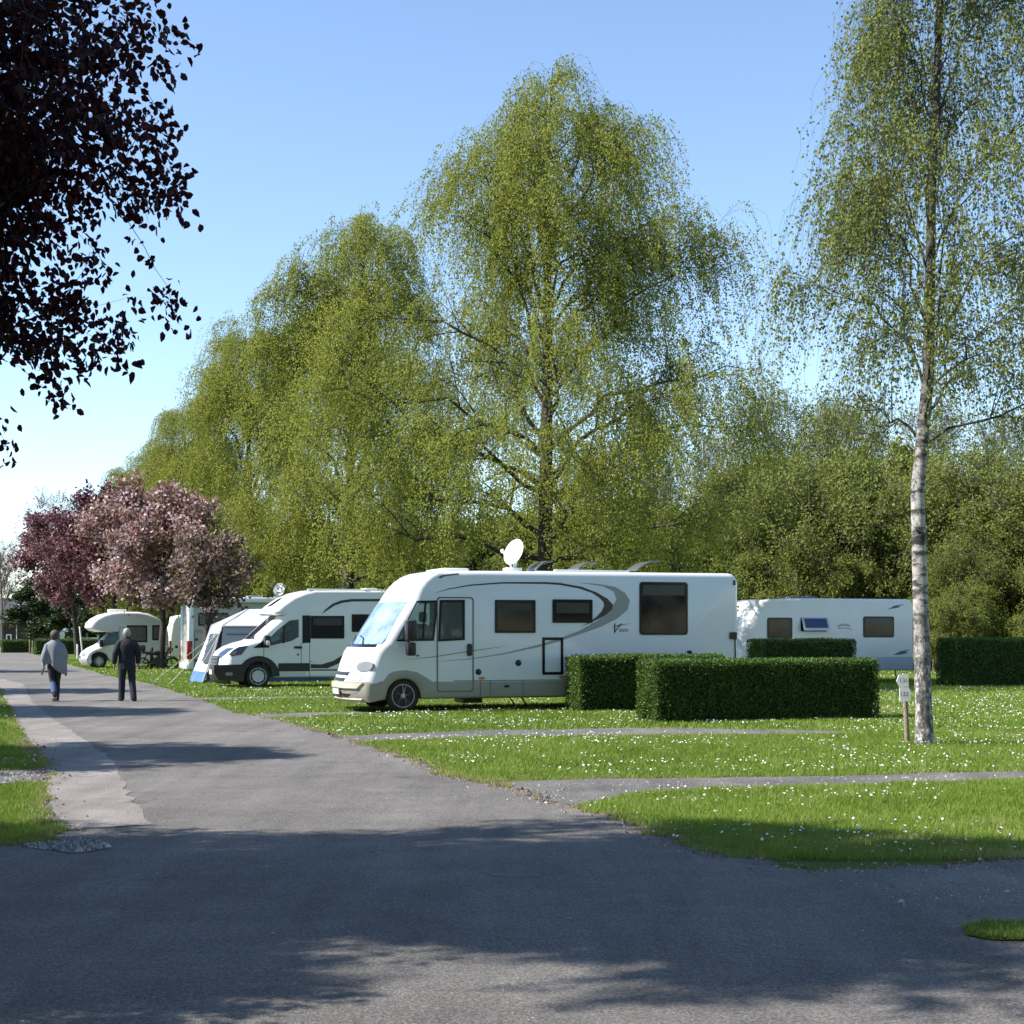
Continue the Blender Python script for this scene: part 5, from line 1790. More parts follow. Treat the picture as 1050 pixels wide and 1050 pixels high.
for sx in (-.09, .09):
    mk.ball(c + d * .02 + a * sx + u * .06, (.035, .035, .035), 8, 6)
mk.tube([c + d * .028 + a * (.14 * math.sin(t)) + u * (-.06 - .07 * math.cos(t)) for t in np.linspace(-1.1, 1.1, 8)], .018, 6)
mk.build('dish_marks', M['seam'], dish)
for xx in (2.1, 6.1):
    v.wheel(xx, .06, .33, 8, .62, style='trim')
    v.wheel(xx, v.W - .06, .33, 8, .62, style='trim', near=False)

# ------------------------------------------------ pale camper between the two
p = at(175, 651, 78)
v = Veh('camper_van', (p.x, p.y), 'pale grey camper van glimpsed between the cherry trunk and the cream motorhome', 'camper van', 2.0)
zt = 2.52
prof = [(0, .45), (-.05, .6), (-.05, 1.4), (.05, 2.1), (.2, zt - .08), (.5, zt), (4.2, zt), (4.5, 2.35), (4.9, 1.5), (5.6, 1.2), (5.75, .6), (5.6, .4)] + [(4.8 + .4 * math.cos(PI * k / 8), .33 + .4 * math.sin(PI * k / 8)) for k in range(1, 8)] + [(4.3, .4), (1.4, .4)] + [(1.0 + .4 * math.cos(PI * k / 8), .33 + .4 * math.sin(PI * k / 8)) for k in range(1, 8)] + [(.55, .4)]
v.shell('body', prof, M['offwhite'], r=.12)
MB().box(-.07, .03, -.015, .14, v.sz(176, 670)[1], v.sz(176, 657)[1], .02).build('tail_lamp', M['red_lamp'], v.root, 40)
v.plate('handle', v.rr(179.6, 662, 182.2, 664.5, .4), M['black'], .02, .03)
v.window([(.7, 1.45), (2.1, 1.45), (2.1, 2.05), (.7, 2.05)], inset=.06)
for xx in (1.0, 4.8):
    v.wheel(xx, .06, .33, 8, .62, style='trim')
    v.wheel(xx, v.W - .06, .33, 8, .62, style='trim', near=False)

# ------------------------------------------------ touring caravan at the right
p = at(762, 651, 47.5)
v = Veh('caravan', (p.x, p.y), 'pale touring caravan with one window tilted open, seen behind the hedges', 'caravan', 2.25)
B = .34
near_front = [(758.5, 683), (757.5, 678), (761, 667.5), (765.3, 656.5), (769.5, 645.5), (773.6, 634.5), (777.4, 626.2), (781.3, 619.8), (786, 616.2), (793, 614.5)]
q = v.pl(near_front, 0.08)
prof = [(x - B, z, 1.0 if k < 8 else .6) for k, (x, z) in enumerate(q)]
nfr = len(prof)
zroof = v.sz(850, 613.7, .1)[1]
xr = v.sz(937, 640)[0]
prof += [(prof[-1][0] + .9, zroof - .01), (2.2, zroof)]
zb = .40
for k in range(5):
    a = math.radians(90 - 90 * k / 4)
    prof.append((xr - .22 + .22 * math.cos(a), zroof - .22 + .22 * math.sin(a)))
prof += [(xr, zb + .05), (xr - .05, zb)] + [(3.3 + .42 * math.cos(PI * k / 12), max(zb, .3 + .42 * math.sin(PI * k / 12)) if 0 < k < 12 else zb) for k in range(13)]
v.shell('body', prof, M['offwhite'], r=.09, B=B)
v.fr = np.array(sorted([(prof[i][1], prof[i][0]) for i in range(nfr)]))
zf = lambda py: v.sz(765, py, .1)[1]
v.fpatch('front_panel', [(zf(667), .10, v.W - .10), (zf(617), .12, v.W - .12)], M['white'], .008, .03, nx=16, nz=8)
v.fpatch('front_window', [(zf(655), .38, v.W - .38), (zf(632.5), .50, v.W - .50)], M['screen'], .02, .03, nx=14, nz=5)
e = []
for t in np.linspace(-2.6, 2.2, 14):
    e.append(v.fpt(.95 + .20 * math.cos(t), zf(625.3) + .11 * math.sin(t), .02))
e2 = [v.fpt(.74, zf(625.6), .02), v.fpt(1.18, zf(624.4), .02)]
MB().tube(e, .022, 6).tube(e2, .02, 6).build('emblem', M['seam'], v.root)
wk = dict(pane=M['caravan_window'], inset=.06, frame=M['black'])
v.window(v.rr(786.6, 633.2, 812.3, 655.2, 1.8), **wk)
v.window(v.rr(885, 632, 916.6, 653.6, 1.8), blind=.35, **wk)
# the tilted window
f = v.plate('window', v.rr(821, 633, 848, 647.5, 1.4), M['gloss_black'], .006, .02)
x0_, z0_ = v.sz(821.5, 632.8)
x1_, z1_ = v.sz(848.5, 646.5)
hh = z0_ - z1_
tl = MB()
tl.add([(x0_, -.03, z0_), (x1_, -.03, z0_), (x1_, -.20, z1_ - .0), (x0_, -.20, z1_), (x0_, -.0, z0_), (x1_, .0, z0_), (x1_, -.17, z1_), (x0_, -.17, z1_)], [(0, 1, 2, 3), (7, 6, 5, 4), (0, 3, 7, 4), (1, 5, 6, 2), (0, 4, 5, 1), (3, 2, 6, 7)])
sash = tl.build('sash', M['silver_plastic'], f)
g0 = .07
k = lambda t: -.036 - .17 * t
MB().add([(x0_ + g0, k(.1), z0_ - .1 * hh), (x1_ - g0, k(.1), z0_ - .1 * hh), (x1_ - g0, k(.8), z0_ - .8 * hh), (x0_ + g0, k(.8), z0_ - .8 * hh)], [(0, 1, 2, 3)]).build('pane', M['sky_window'], f)
v.plate('swoosh', v.pl([(910, 625), (917, 621.2), (927.5, 619.4), (921, 622), (924, 622.4), (913, 624.4)]), M['seam'], .004, .005)
v.plate('swoosh', v.pl([(915.6, 671.5), (924, 667.6), (933.4, 666), (928, 668.6), (932, 669.4), (922, 671.4)]), M['seam'], .004, .005)
lg = MB()
c = v.sz(865.5, 642.2)
for rx, rz, t0, t1 in ((.24, .10, .3, 2.9), (.17, .06, .2, 3.4)):
    lg.tube([(c[0] + rx * math.cos(t), -.006, c[1] - .03 + rz * math.sin(t)) for t in np.linspace(t0, t1, 12)], .008, 5)
lg.tube([(c[0] - .24, -.006, c[1] - .07), (c[0] + .05, -.006, c[1] - .05), (c[0] + .27, -.006, c[1] - .09)], .008, 5)
lg.build('emblem', M['seam'], v.root)
tx = MB()                                              # a row of letters too small to read
rl_ = random.Random(8)
x0_, z0_ = v.sz(837.6, 656.3)
for k_ in range(10):
    xx = x0_ + k_ * .052 + (.03 if k_ > 4 else 0)
    tx.box(xx, xx + .012, -.005, 0, z0_, z0_ + .085)
    if rl_.random() < .8:
        tx.box(xx + .0125, xx + .036, -.005, 0, z0_ + rl_.choice((0, .036, .07)), z0_ + rl_.choice((.05, .085)))
tx.build('lettering', M['grey_swoosh'], v.root)
MB().box(v.sz(763, 678)[0], xr - .03, -.012, .03, zb + .02, v.sz(900, 673.5)[1]).build('skirt', M['silver_plastic'], v.root)
MB().box(v.sz(809, 613, .6)[0], v.sz(835, 613, .6)[0], .5, 1.2, zroof, zroof + .07, .02).build('roof_light', M['acrylic'], v.root, 40)
x, z = v.sz(763.5, 653.6)
MB().box(x - .55, x - .3, -.05, .1, z - .05, z + .05, .02).build('grab_handle', M['black'], v.root, 40)
v.wheel(3.3, .06, .30, 8, .64)
v.wheel(3.3, v.W - .06, .30, 8, .64, near=False)
MB().tube([(prof[0][0] + .2, v.W / 2, .42), (prof[0][0] - 1.1, v.W / 2, .42)], .05, 8).build('drawbar', M['steel'], v.root)
MB().tube([(prof[0][0] - .8, v.W / 2 + .12, .62), (prof[0][0] - .8, v.W / 2 + .12, .0)], .03, 8).build('jockey_wheel', M['steel'], v.root)
for xx in (.6, xr - .5):
    MB().tube([(xx, .3, zb + .05), (xx + .1, .3, .0)], .03, 6).build('corner_steady', M['steel'], v.root)
# ================================================================ awning, moped, posts, far end of the road
aw = Veh('awning', G(221, 701), 'white and blue caravan awning with a pale gabled roof, pitched behind the van-cab motorhome', 'awning', 2.3)
tn = aw
n0, n1 = tn.sz(229, 641.0), tn.sz(334, 641.0)
xe = 3.6
ze = n0[1]
zr = ze + .52
D = 2.3
x0 = n0[0]
# side walls, sagging a little between the poles
def cloth(name, a, b, c, d, m, parent, sag=.03, n=10, out=(0, -1, 0), th=.012):
    """a-b-c-d corners; slightly bellied cloth with a back face"""
    a, b, c, d = map(Vector, (a, b, c, d))
    o = Vector(out)
    V, fs = [], []
    for s_ in (0, 1):
        for j in range(n + 1):
            for i in range(n + 1):
                u, w_ = i / n, j / n
                p = a.lerp(b, u).lerp(d.lerp(c, u), w_)
                V.append(p - o * (sag * math.sin(PI * u) * math.sin(PI * w_) + sag * .25 * math.sin(u * 9 + w_ * 4) * math.sin(PI * w_) + s_ * th))
    N = (n + 1) ** 2
    for s_ in (0, 1):
        for j in range(n):
            for i in range(n):
                k = s_ * N + j * (n + 1) + i
                fs.append((k, k + 1, k + n + 2, k + n + 1))
    return MB().add(V, fs).build(name, m, parent, 60)


cloth('side_wall', (x0, 0, ze), (xe, 0, ze), (xe, 0, .22), (x0 - .16, 0, .22), M['canvas_wall'], tn.root)
cloth('far_wall', (x0, D, ze), (xe, D, ze), (xe, D, .0), (x0 - .2, D, .0), M['canvas_wall'], tn.root, out=(0, 1, 0))
fx = x0 - .30
cloth('roof', (x0, -.06, ze - .02), (xe, -.06, ze - .02), (xe, D * .45, zr + .05), (x0 + .95, D * .45, zr), M['canvas_white'], tn.root, sag=.05, out=(0, 0, 1))
cloth('far_roof', (x0, D + .06, ze - .02), (xe, D + .06, ze - .02), (xe, D * .45, zr + .05), (x0 + .95, D * .45, zr), M['canvas_white'], tn.root, sag=.05, out=(0, 0, 1))
# hipped front end leaning out to the left
cloth('front_roof', (x0 - .02, -.06, ze - .02), (x0 - .02, D + .06, ze - .02), (x0 + .95, D * .45, zr), (x0 + .95, D * .45 - .01, zr), M['canvas_white'], tn.root, sag=.04, out=(-.4, 0, 1))
fw = cloth('front_wall', (x0 - .02, .0, ze - .02), (x0 - .02, D, ze - .02), (x0 - .62, D, .34), (x0 - .50, .0, .34), M['canvas_white'], tn.root, sag=.02, out=(-1, 0, 0))
for ya, yb in ((.14, 1.0), (1.2, D - .14)):
    cloth('window', (x0 - .11, ya, ze - .26), (x0 - .11, yb, ze - .26), (x0 - .50, yb, .62), (x0 - .44, ya, .62), M['mesh_dark'], fw, sag=.01, n=4, out=(-1, 0, 0))
cloth('front_mud_wall', (x0 - .505, -.02, .36), (x0 - .63, D, .36), (x0 - .74, D, .0), (x0 - .66, -.02, .0), M['canvas_blue'], tn.root, sag=.02, out=(-1, 0, 0))
cloth('side_mud_wall', (x0 - .16, -.012, .30), (xe, -.012, .30), (xe, -.1, .0), (x0 - .62, -.1, .0), M['groundsheet'], tn.root, sag=.02)
for yy in (0.0, D):
    MB().tube([(x0 - .66, yy - .02, 0), (x0 - .03, yy - .02, ze)], .022, 8).tube([(x0 - .03, yy - .02, ze), (x0 + .95, D * .45, zr)], .018, 8).build('pole', M['silver_plastic'], tn.root, 40)
trm = MB()
trm.tube([(x0 - .02, -.075, ze - .03), (xe, -.075, ze - .03)], .03, 8)
trm.build('eave_trim', M['canvas_white'], tn.root, 40)
MB().box(x0 + .1, xe, -.022, -.004, ze - .30, ze - .27).build('wall_seam', M['canvas_blue'], tn.root)
ax, az_ = x0 - .03, ze
for dx, dy in ((-1.75, -1.0), (-2.1, .5), (-1.2, -1.6)):
    gr = MB().tube([(ax, 0, az_ - .1), (ax + dx, dy, .03)], .009, 5).build('guy_rope', M['rope'], tn.root)
    MB().tube([(ax + dx + .03, dy, .10), (ax + dx - .04, dy, -.06)], .012, 5).build('tent_peg', M['steel'], gr)

# ---- moped leaning by the cherry
x, y = G(166, 687.2)
mo = empty('moped', (x - .25, y + .25, 0), PHI - .12, 'dark moped parked on the grass against the pink cherry trunk', 'moped')
for xx in (-.62, .62):
    w_ = MB().lathe([(.21, -.045), (.25, -.05), (.275, -.03), (.28, 0), (.275, .03), (.25, .05), (.21, .045), (.21, -.045)], 24, (xx, 0, .28)).build('wheel', M['rubber'], mo, 40)
    rm = MB().lathe([(.0, -.03), (.04, -.05), (.04, .05), (.0, .03)], 12, (xx, 0, .28))
    rm.lathe([(.20, -.03), (.215, -.03), (.215, .03), (.20, .03), (.20, -.03)], 24, (xx, 0, .28))
    for k in range(6):
        th = k * PI / 3
        rm.tube([(xx, 0, .28), (xx + .2 * math.cos(th), 0, .28 + .2 * math.sin(th))], .012, 6)
    rm.build('rim', M['steel'], w_, 40)
fr_ = MB().tube([(-.62, 0, .28), (-.3, 0, .34), (.15, 0, .34), (.36, 0, .62), (.50, 0, .95)], [.03, .05, .06, .04, .03], 8)
fr_.tube([(-.62, 0, .28), (-.45, 0, .68), (.1, 0, .66), (.4, 0, .75)], .03, 8).tube([(.62, .06, .28), (.50, .06, .78)], .022, 8).tube([(.62, -.06, .28), (.50, -.06, .78)], .022, 8)
fr_.build('frame', M['black'], mo, 40)
MB().box(-.2, .2, -.12, .12, .26, .52, .05).lathe([(.0, -.15), (.12, -.13), (.12, .13), (.0, .15)], 14, (-.05, 0, .36)).build('engine', M['dark_post'], mo, 40)
MB().box(-.12, .32, -.12, .12, .62, .84, .08).build('tank', M['gloss_black'], mo, 40)
MB().box(-.66, -.1, -.13, .13, .70, .80, .045).build('seat', M['seat'], mo, 40)
MB().box(-.86, -.5, -.2, .2, .80, 1.08, .05).build('top_box', M['black'], mo, 40)
MB().tube([(.40, -.34, 1.02), (.47, -.18, .98), (.48, 0, .95), (.47, .18, .98), (.40, .34, 1.02)], .018, 8).build('handlebar', M['steel'], mo, 40)
MB().ball((.60, 0, .88), (.07, .09, .09), 12, 8).build('headlight', M['lamp'], mo, 40)
MB().tube([(.42, 0, .58), (.62, 0, .60), (.82, 0, .52), (.9, 0, .42)], [(.07, .02)] * 4, 8).build('mudguard', M['gloss_black'], mo, 40)
MB().tube([(-.1, .13, .3), (-.5, .15, .30), (-.85, .16, .36)], .045, 8).build('exhaust', M['steel'], mo, 40)
MB().tube([(-.05, .05, .3), (-.12, .28, .0)], .014, 6).build('kickstand', M['steel'], mo, 40)


def post(name, px, py, h, r, m, label, cat='post', group=None, lean=(0, 0), top=None, n=10):
    x, y = G(px, py)
    mb = MB().tube([(0, 0, -.05), (lean[0] * .5, lean[1] * .5, h * .5), (lean[0], lean[1], h - .015), (lean[0], lean[1], h)], [r, r * .98, r * .95, r * .8], n)
    o = mb.build(name, m, None, 40, (x, y, 0))
    return tag(o, label, cat, group)


post('post', 155.5, 687, .98, .075, M['dark_post'], 'short dark wooden post on the grass beside the parked moped')
post('stake', 85.3, 675.5, 2.05, .06, M['white_post'], 'tall pale tree stake leaning against the plum trunk', 'stake', lean=(-.22, 0))
post('marker_post', 79.4, 675.3, .92, .055, M['white_sign'], 'short white marker post on the grass by the leaning stake', 'marker post')
post('pole', 17.2, 667, 2.9, .06, M['white_post'], 'thin pale pole standing between the far house and the road', 'pole')
for k, (px, h) in enumerate(((33.5, 1.05), (42.5, 1.0), (30.5, 1.1))):
    post('fence_post', px, 670.5, h, .06, M['wood_post'], ('brown fence post at the left end of the yellowish low hedge', 'brown fence post in front of the yellowish low hedge, nearest the walkers', 'leftmost brown fence post, next to the metal hoop')[k], 'fence post', 'fence posts at the far road end')
x, y = G(25, 668.5)
mb = MB().tube([(-.35, 0, 0), (-.35, 0, .95), (-.30, 0, 1.02), (.30, 0, 1.02), (.35, 0, .95), (.35, 0, 0)], .03, 8).tube([(-.35, 0, .5), (.35, 0, .5)], .022, 8)
tag(mb.build('metal_hoop', M['steel'], None, 40, (x, y, 0)), 'low grey metal hoop barrier beside the small dark hedge', 'barrier')

# ---- number post at the birch
x, y = G(930.5, 763.5)
Ys = y
sp = empty('signpost', (x, y, 0), 0.08, 'small wooden post carrying two white pitch number arrows beside the birch', 'signpost')
pxm = lambda d: d * Ys / F
zt = CH - (693 - HY) * Ys / F
MB().tube([(0, 0, -.05), (-pxm(1.5), 0, .4), (-pxm(3.0), 0, .75), (-pxm(4.2), 0, zt - .03), (-pxm(4.3), 0, zt - .02)], [.036, .035, .034, .033, .026], 12).build('post', M['wood_post'], sp, 40)
zz = lambda py: CH - (py - HY) * Ys / F
xx_ = lambda px: pxm(px - 930.5)
b1 = [(xx_(917.5), zz(698.2)), (xx_(920.2), zz(691.8)), (xx_(930.2), zz(691.0)), (xx_(930.2), zz(703.6)), (xx_(920.8), zz(704.2))]
b2 = [(xx_(920.8), zz(704.6)), (xx_(930.0), zz(704.2)), (xx_(933.2), zz(710.5)), (xx_(930.4), zz(718.6)), (xx_(921.2), zz(719.2))]
s1 = MB().prism(b1, -.062, -.045).build('board', M['white_sign'], sp)
s2 = MB().prism(b2, -.062, -.045).build('board', M['white_sign'], sp)
s1['label'] = 'upper arrow board pointing left, number 131'
s2['label'] = 'lower arrow board pointing right, number 132'
lettering('131', .085, (xx_(925), -.064, zz(697.8)), 'lettering', M['ink'], s1)
lettering('132', .085, (xx_(925.3), -.064, zz(711.6)), 'lettering', M['ink'], s2)

# ---- far end: dark house, pale caravan behind the hedge
hx = at(-22, 651, 195)
h = empty('house', (hx.x, 195, 0), 0.1, 'dark house with one white framed window at the far left end', 'house')
MB().box(0, 13, 0, 8, 0, 3.1).build('wall', M['brick'], h)
MB().add([(-.4, -.5, 3.0), (13.4, -.5, 3.0), (13.4, 8.5, 3.0), (-.4, 8.5, 3.0), (-.4, 4, 6.2), (13.4, 4, 6.2)], [(0, 1, 5, 4), (2, 3, 4, 5), (0, 4, 3), (1, 2, 5), (0, 3, 2, 1)]).build('roof', M['slate'], h)
wx = (8.3 + 22) * 195 / F
MB().box(wx - .34, wx + .34, -.08, .05, CH - (659.3 - HY) * 195 / F, CH - (650.3 - HY) * 195 / F).build('window', M['white_sign'], h)
MB().box(wx - .17, wx + .17, -.10, .0, CH - (658 - HY) * 195 / F, CH - (651.6 - HY) * 195 / F).build('pane', M['window'], h)
MB().box(5.9, 6.9, -.06, .05, 0, 2.1).build('door', M['dark_post'], h)
cx_ = at(60, 651, 175)
v = Veh('caravan', (cx_.x, 175), 'distant white caravan roof showing behind the plum trunk and low hedge', 'caravan', 2.2)
v.shell('body', [(0, .5), (-.1, .8), (.1, 1.7), (.5, 2.15), (1.0, 2.3), (4.6, 2.3), (4.9, 2.1), (5.0, .5)], M['white'], r=.1)
v.window([(.7, 1.25), (1.5, 1.25), (1.5, 1.85), (.7, 1.85)], inset=.06)
v.window([(3.2, 1.25), (4.2, 1.25), (4.2, 1.85), (3.2, 1.85)], inset=.06)
v.wheel(2.6, .06, .3, 8, .62)
# ================================================================ the two walkers
def rings(name, path, radii, m, parent, n=20, wave=0.0, cap=(True, True), side=(1, 0, 0), seed=0, sub=1):
    """cloth or flesh lofted along a path; radii (sideways, front-back); wave adds folds"""
    r = random.Random(seed)
    ph = [r.uniform(0, 6.28) for _ in range(4)]
    V, fs = [], []
    path = [Vector(p) for p in path]
    for i, p in enumerate(path):
        t = (path[min(i + 1, len(path) - 1)] - path[max(i - 1, 0)]).normalized()
        a = Vector(side)
        a = (a - t * a.dot(t)).normalized()
        b = t.cross(a)
        ra, rb = radii[i]
        for k in range(n):
            th = 2 * PI * k / n
            w_ = 1 + wave * (math.sin(3 * th + ph[0] + i * .5) * .5 + math.sin(5 * th + ph[1] - i * .7) * .35 + math.sin(2 * i + ph[2]) * .25)
            V.append(p + a * ra * math.cos(th) * w_ + b * rb * math.sin(th) * w_)
    for i in range(len(path) - 1):
        for k in range(n):
            k2 = (k + 1) % n
            fs.append((i * n + k, i * n + k2, (i + 1) * n + k2, (i + 1) * n + k))
    if cap[0]:
        fs.append(tuple(range(n)))
    if cap[1]:
        fs.append(tuple((len(path) - 1) * n + k for k in range(n)))
    return V, fs


def body_skin(name, J, hands, parent):
    """one continuous body: J joints, hands = list of (wrist, direction, palm normal, thumb side)"""
    vs, es, rs = [], [], []

    def add(p, r):
        vs.append(tuple(p))
        rs.append(r)
        return len(vs) - 1
    pel = add(J['pelvis'], (.13, .10))
    sp = add(J['spine'], (.12, .09))
    chs = add(J['chest'], (.15, .10))
    nk = add(J['neck'], (.055, .055))
    hd0 = add(J['head0'], (.068, .075))
    hd1 = add(J['head1'], (.078, .095))
    hd2 = add(J['head2'], (.06, .075))
    es += [(pel, sp), (sp, chs), (chs, nk), (nk, hd0), (hd0, hd1), (hd1, hd2)]
    for sd in ('l', 'r'):
        a = [add(J['sh' + sd], .058), add(J['el' + sd], .042), add(J['wr' + sd], .028)]
        es += [(chs, a[0]), (a[0], a[1]), (a[1], a[2])]
        w_, d, nrm, th = hands[sd]
        w_, d, nrm, th = Vector(w_), Vector(d).normalized(), Vector(nrm).normalized(), Vector(th).normalized()
        pm = add(w_ + d * .05, (.034, .018))
        es.append((a[2], pm))
        for k, (off, ln) in enumerate(((-.026, .060), (-.009, .070), (.009, .074), (.026, .066))):
            b0 = add(w_ + d * .088 - th * off, .010)
            b1 = add(w_ + d * (.088 + ln * .5) - th * off * 1.1 + nrm * .008, .009)
            b2 = add(w_ + d * (.088 + ln * .85) - th * off * 1.1 + nrm * .026, .008)
            es += [(pm, b0), (b0, b1), (b1, b2)]
        t0 = add(w_ + d * .035 + th * .034, .012)
        t1 = add(w_ + d * .07 + th * .055 + nrm * .012, .010)
        t2 = add(w_ + d * .095 + th * .05 + nrm * .025, .009)
        es += [(pm, t0), (t0, t1), (t1, t2)]
        l = [add(J['hp' + sd], .085), add(J['kn' + sd], .055), add(J['an' + sd], .036), add(J['to' + sd], (.035, .028))]
        es += [(pel, l[0]), (l[0], l[1]), (l[1], l[2]), (l[2], l[3])]
    return skin_mesh(name, vs, es, rs, M['skin'], parent, sub=1)


def tube_mesh(parts, name, m, parent, sm=60):
    mb = MB()
    for V, fs in parts:
        mb.add(V, fs)
    return mb.build(name, m, parent, sm)


def shoe(a, toe, parent, m, sole=None):
    a, toe = Vector(a), Vector(toe)
    d = (toe - a)
    d.z = 0
    d.normalize()
    lift = a.z - .08
    heel = Vector((a.x, a.y, 0)) - d * .07
    pts = [heel + Vector((0, 0, lift + .055)), heel + d * .05 + Vector((0, 0, lift + .065)), heel + d * .12 + Vector((0, 0, lift * .6 + .055)), heel + d * .2 + Vector((0, 0, lift * .2 + .04)), heel + d * .27 + Vector((0, 0, .032))]
    sdv = Vector((-d.y, d.x, 0))
    V, fs = rings('s', pts, [(.035, .045), (.042, .055), (.045, .048), (.048, .034), (.03, .022)], m, None, 14, side=sdv)
    o = MB().add(V, fs).build('shoe', m, parent, 60)
    if sole:
        p2 = [p - Vector((0, 0, .038)) for p in pts]
        V, fs = rings('s', p2, [(.036, .012), (.044, .014), (.046, .014), (.049, .012), (.03, .01)], sole, None, 14, side=sdv)
        MB().add(V, fs).build('sole', sole, o, 60)
    return o


# ------------------------------- the man: navy jacket, dark jeans, grey hair, seen from behind
x, y = G(130, 719.5)
man = empty('person', (x, y, 0), PHI - .05, 'man in navy jacket and dark jeans walking away along the road', 'person')
J = dict(pelvis=(0, 0, .86), spine=(0, .0, 1.04), chest=(0, -.01, 1.27), neck=(0, .01, 1.42), head0=(0, .03, 1.50), head1=(0, .03, 1.57), head2=(0, .02, 1.63),
         shl=(-.165, -.01, 1.335), shr=(.165, -.01, 1.335), ell=(-.255, -.04, 1.09), elr=(.255, -.05, 1.09), wrl=(-.275, .06, .87), wrr=(.255, .08, .89),
         hpl=(-.09, 0, .84), hpr=(.09, 0, .84), knl=(-.105, .06, .47), knr=(.12, -.01, .46), anl=(-.115, .10, .08), anr=(.15, -.12, .085), tol=(-.14, .24, .03), tor=(.18, .03, .03))
hands = dict(l=(J['wrl'], (-.02, .10, -1), (.7, .5, 0), (.3, .9, 0)), r=(J['wrr'], (.02, .12, -1), (-.7, .5, 0), (-.3, .9, 0)))
body_skin('body', J, hands, man)
P = []
P.append(rings('t', [(0, 0, .74), (0, 0, .84), (0, -.01, 1.0), (0, -.015, 1.13), (0, -.02, 1.25), (0, -.01, 1.335), (0, .0, 1.385), (0, .012, 1.445)],
               [(.185, .125), (.19, .13), (.182, .125), (.19, .128), (.205, .135), (.185, .12), (.135, .095), (.068, .068)], None, None, 28, .035, seed=1))
for sd, sg in (('l', -1), ('r', 1)):
    S_, E_, W_ = Vector(J['sh' + sd]), Vector(J['el' + sd]), Vector(J['wr' + sd])
    P.append(rings('s', [S_ + Vector((-sg * .07, 0, .015)), S_ + Vector((-sg * .01, 0, .0)), S_.lerp(E_, .25), S_.lerp(E_, .6), E_, E_.lerp(W_, .5), W_.lerp(E_, .04)], [(.07, .08), (.08, .09), (.082, .088), (.075, .08), (.07, .075), (.062, .068), (.054, .058)], None, None, 16, .04, seed=2 + sg))
jk = tube_mesh(P, 'jacket', M['navy'], man)
V, fs = rings('c', [(0, .005, 1.41), (0, .012, 1.45), (0, .014, 1.475)], [(.085, .082), (.074, .076), (.07, .072)], None, None, 20)
MB().add(V, fs).build('collar', M['navy'], jk, 60)
P = [rings('h', [(0, 0, .72), (0, 0, .80), (0, 0, .92)], [(.15, .11), (.175, .12), (.175, .12)], None, None, 24, .02)]
for sd in 'lr':
    H_, K_, A_ = Vector(J['hp' + sd]), Vector(J['kn' + sd]), Vector(J['an' + sd])
    P.append(rings('l', [H_ + Vector((0, 0, .03)), H_.lerp(K_, .3), H_.lerp(K_, .75), K_, K_.lerp(A_, .4), K_.lerp(A_, .85), A_ + Vector((0, .0, -.03))], [(.10, .115), (.098, .108), (.082, .09), (.078, .085), (.075, .08), (.07, .078), (.072, .085)], None, None, 18, .05, seed=ord(sd)))
tube_mesh(P, 'trousers', M['denim_dark'], man)
for sd in 'lr':
    shoe(J['an' + sd], J['to' + sd], man, M['shoe'])
mb = MB()
V, fs = rings('hair', [(0, -.005, 1.515), (0, -.008, 1.545), (0, .0, 1.59), (0, .012, 1.635), (0, .02, 1.655), (0, .025, 1.662)], [(.066, .066), (.079, .088), (.086, .102), (.072, .088), (.045, .055), (.01, .012)], None, None, 20, .02, side=(1, 0, 0))
mb.add(V, fs)
mb.build('hair', M['grey_hair'], man, 60)
for sg in (-1, 1):
    MB().ball((sg * .083, .035, 1.545), (.012, .022, .032), 8, 6).build('ear', M['skin'], man, 60)

# ------------------------------- the woman: loose grey top, short dark hair, one heel lifted
x, y = G(56, 719.5)
wo = empty('person', (x, y, 0), PHI + .03, 'woman in loose grey poncho and dark trousers walking away, one heel lifted', 'person')
J = dict(pelvis=(0, 0, .83), spine=(0, 0, 1.0), chest=(0, -.01, 1.22), neck=(0, .01, 1.37), head0=(0, .03, 1.45), head1=(0, .035, 1.52), head2=(0, .03, 1.58),
         shl=(-.16, -.01, 1.295), shr=(.16, -.01, 1.295), ell=(-.215, -.06, 1.06), elr=(.22, .03, 1.06), wrl=(-.235, .06, .83), wrr=(.225, .20, .92),
         hpl=(-.08, 0, .80), hpr=(.08, 0, .80), knl=(-.05, -.02, .47), knr=(.065, .07, .45), anl=(-.02, -.24, .16), anr=(.06, .03, .08), tol=(-.02, -.13, .03), tor=(.06, .17, .03))
hands = dict(l=(J['wrl'], (-.05, .1, -1), (.7, .5, 0), (.3, .9, 0)), r=(J['wrr'], (.0, .5, -.9), (-.7, .5, 0), (-.3, .9, 0)))
body_skin('body', J, hands, wo)
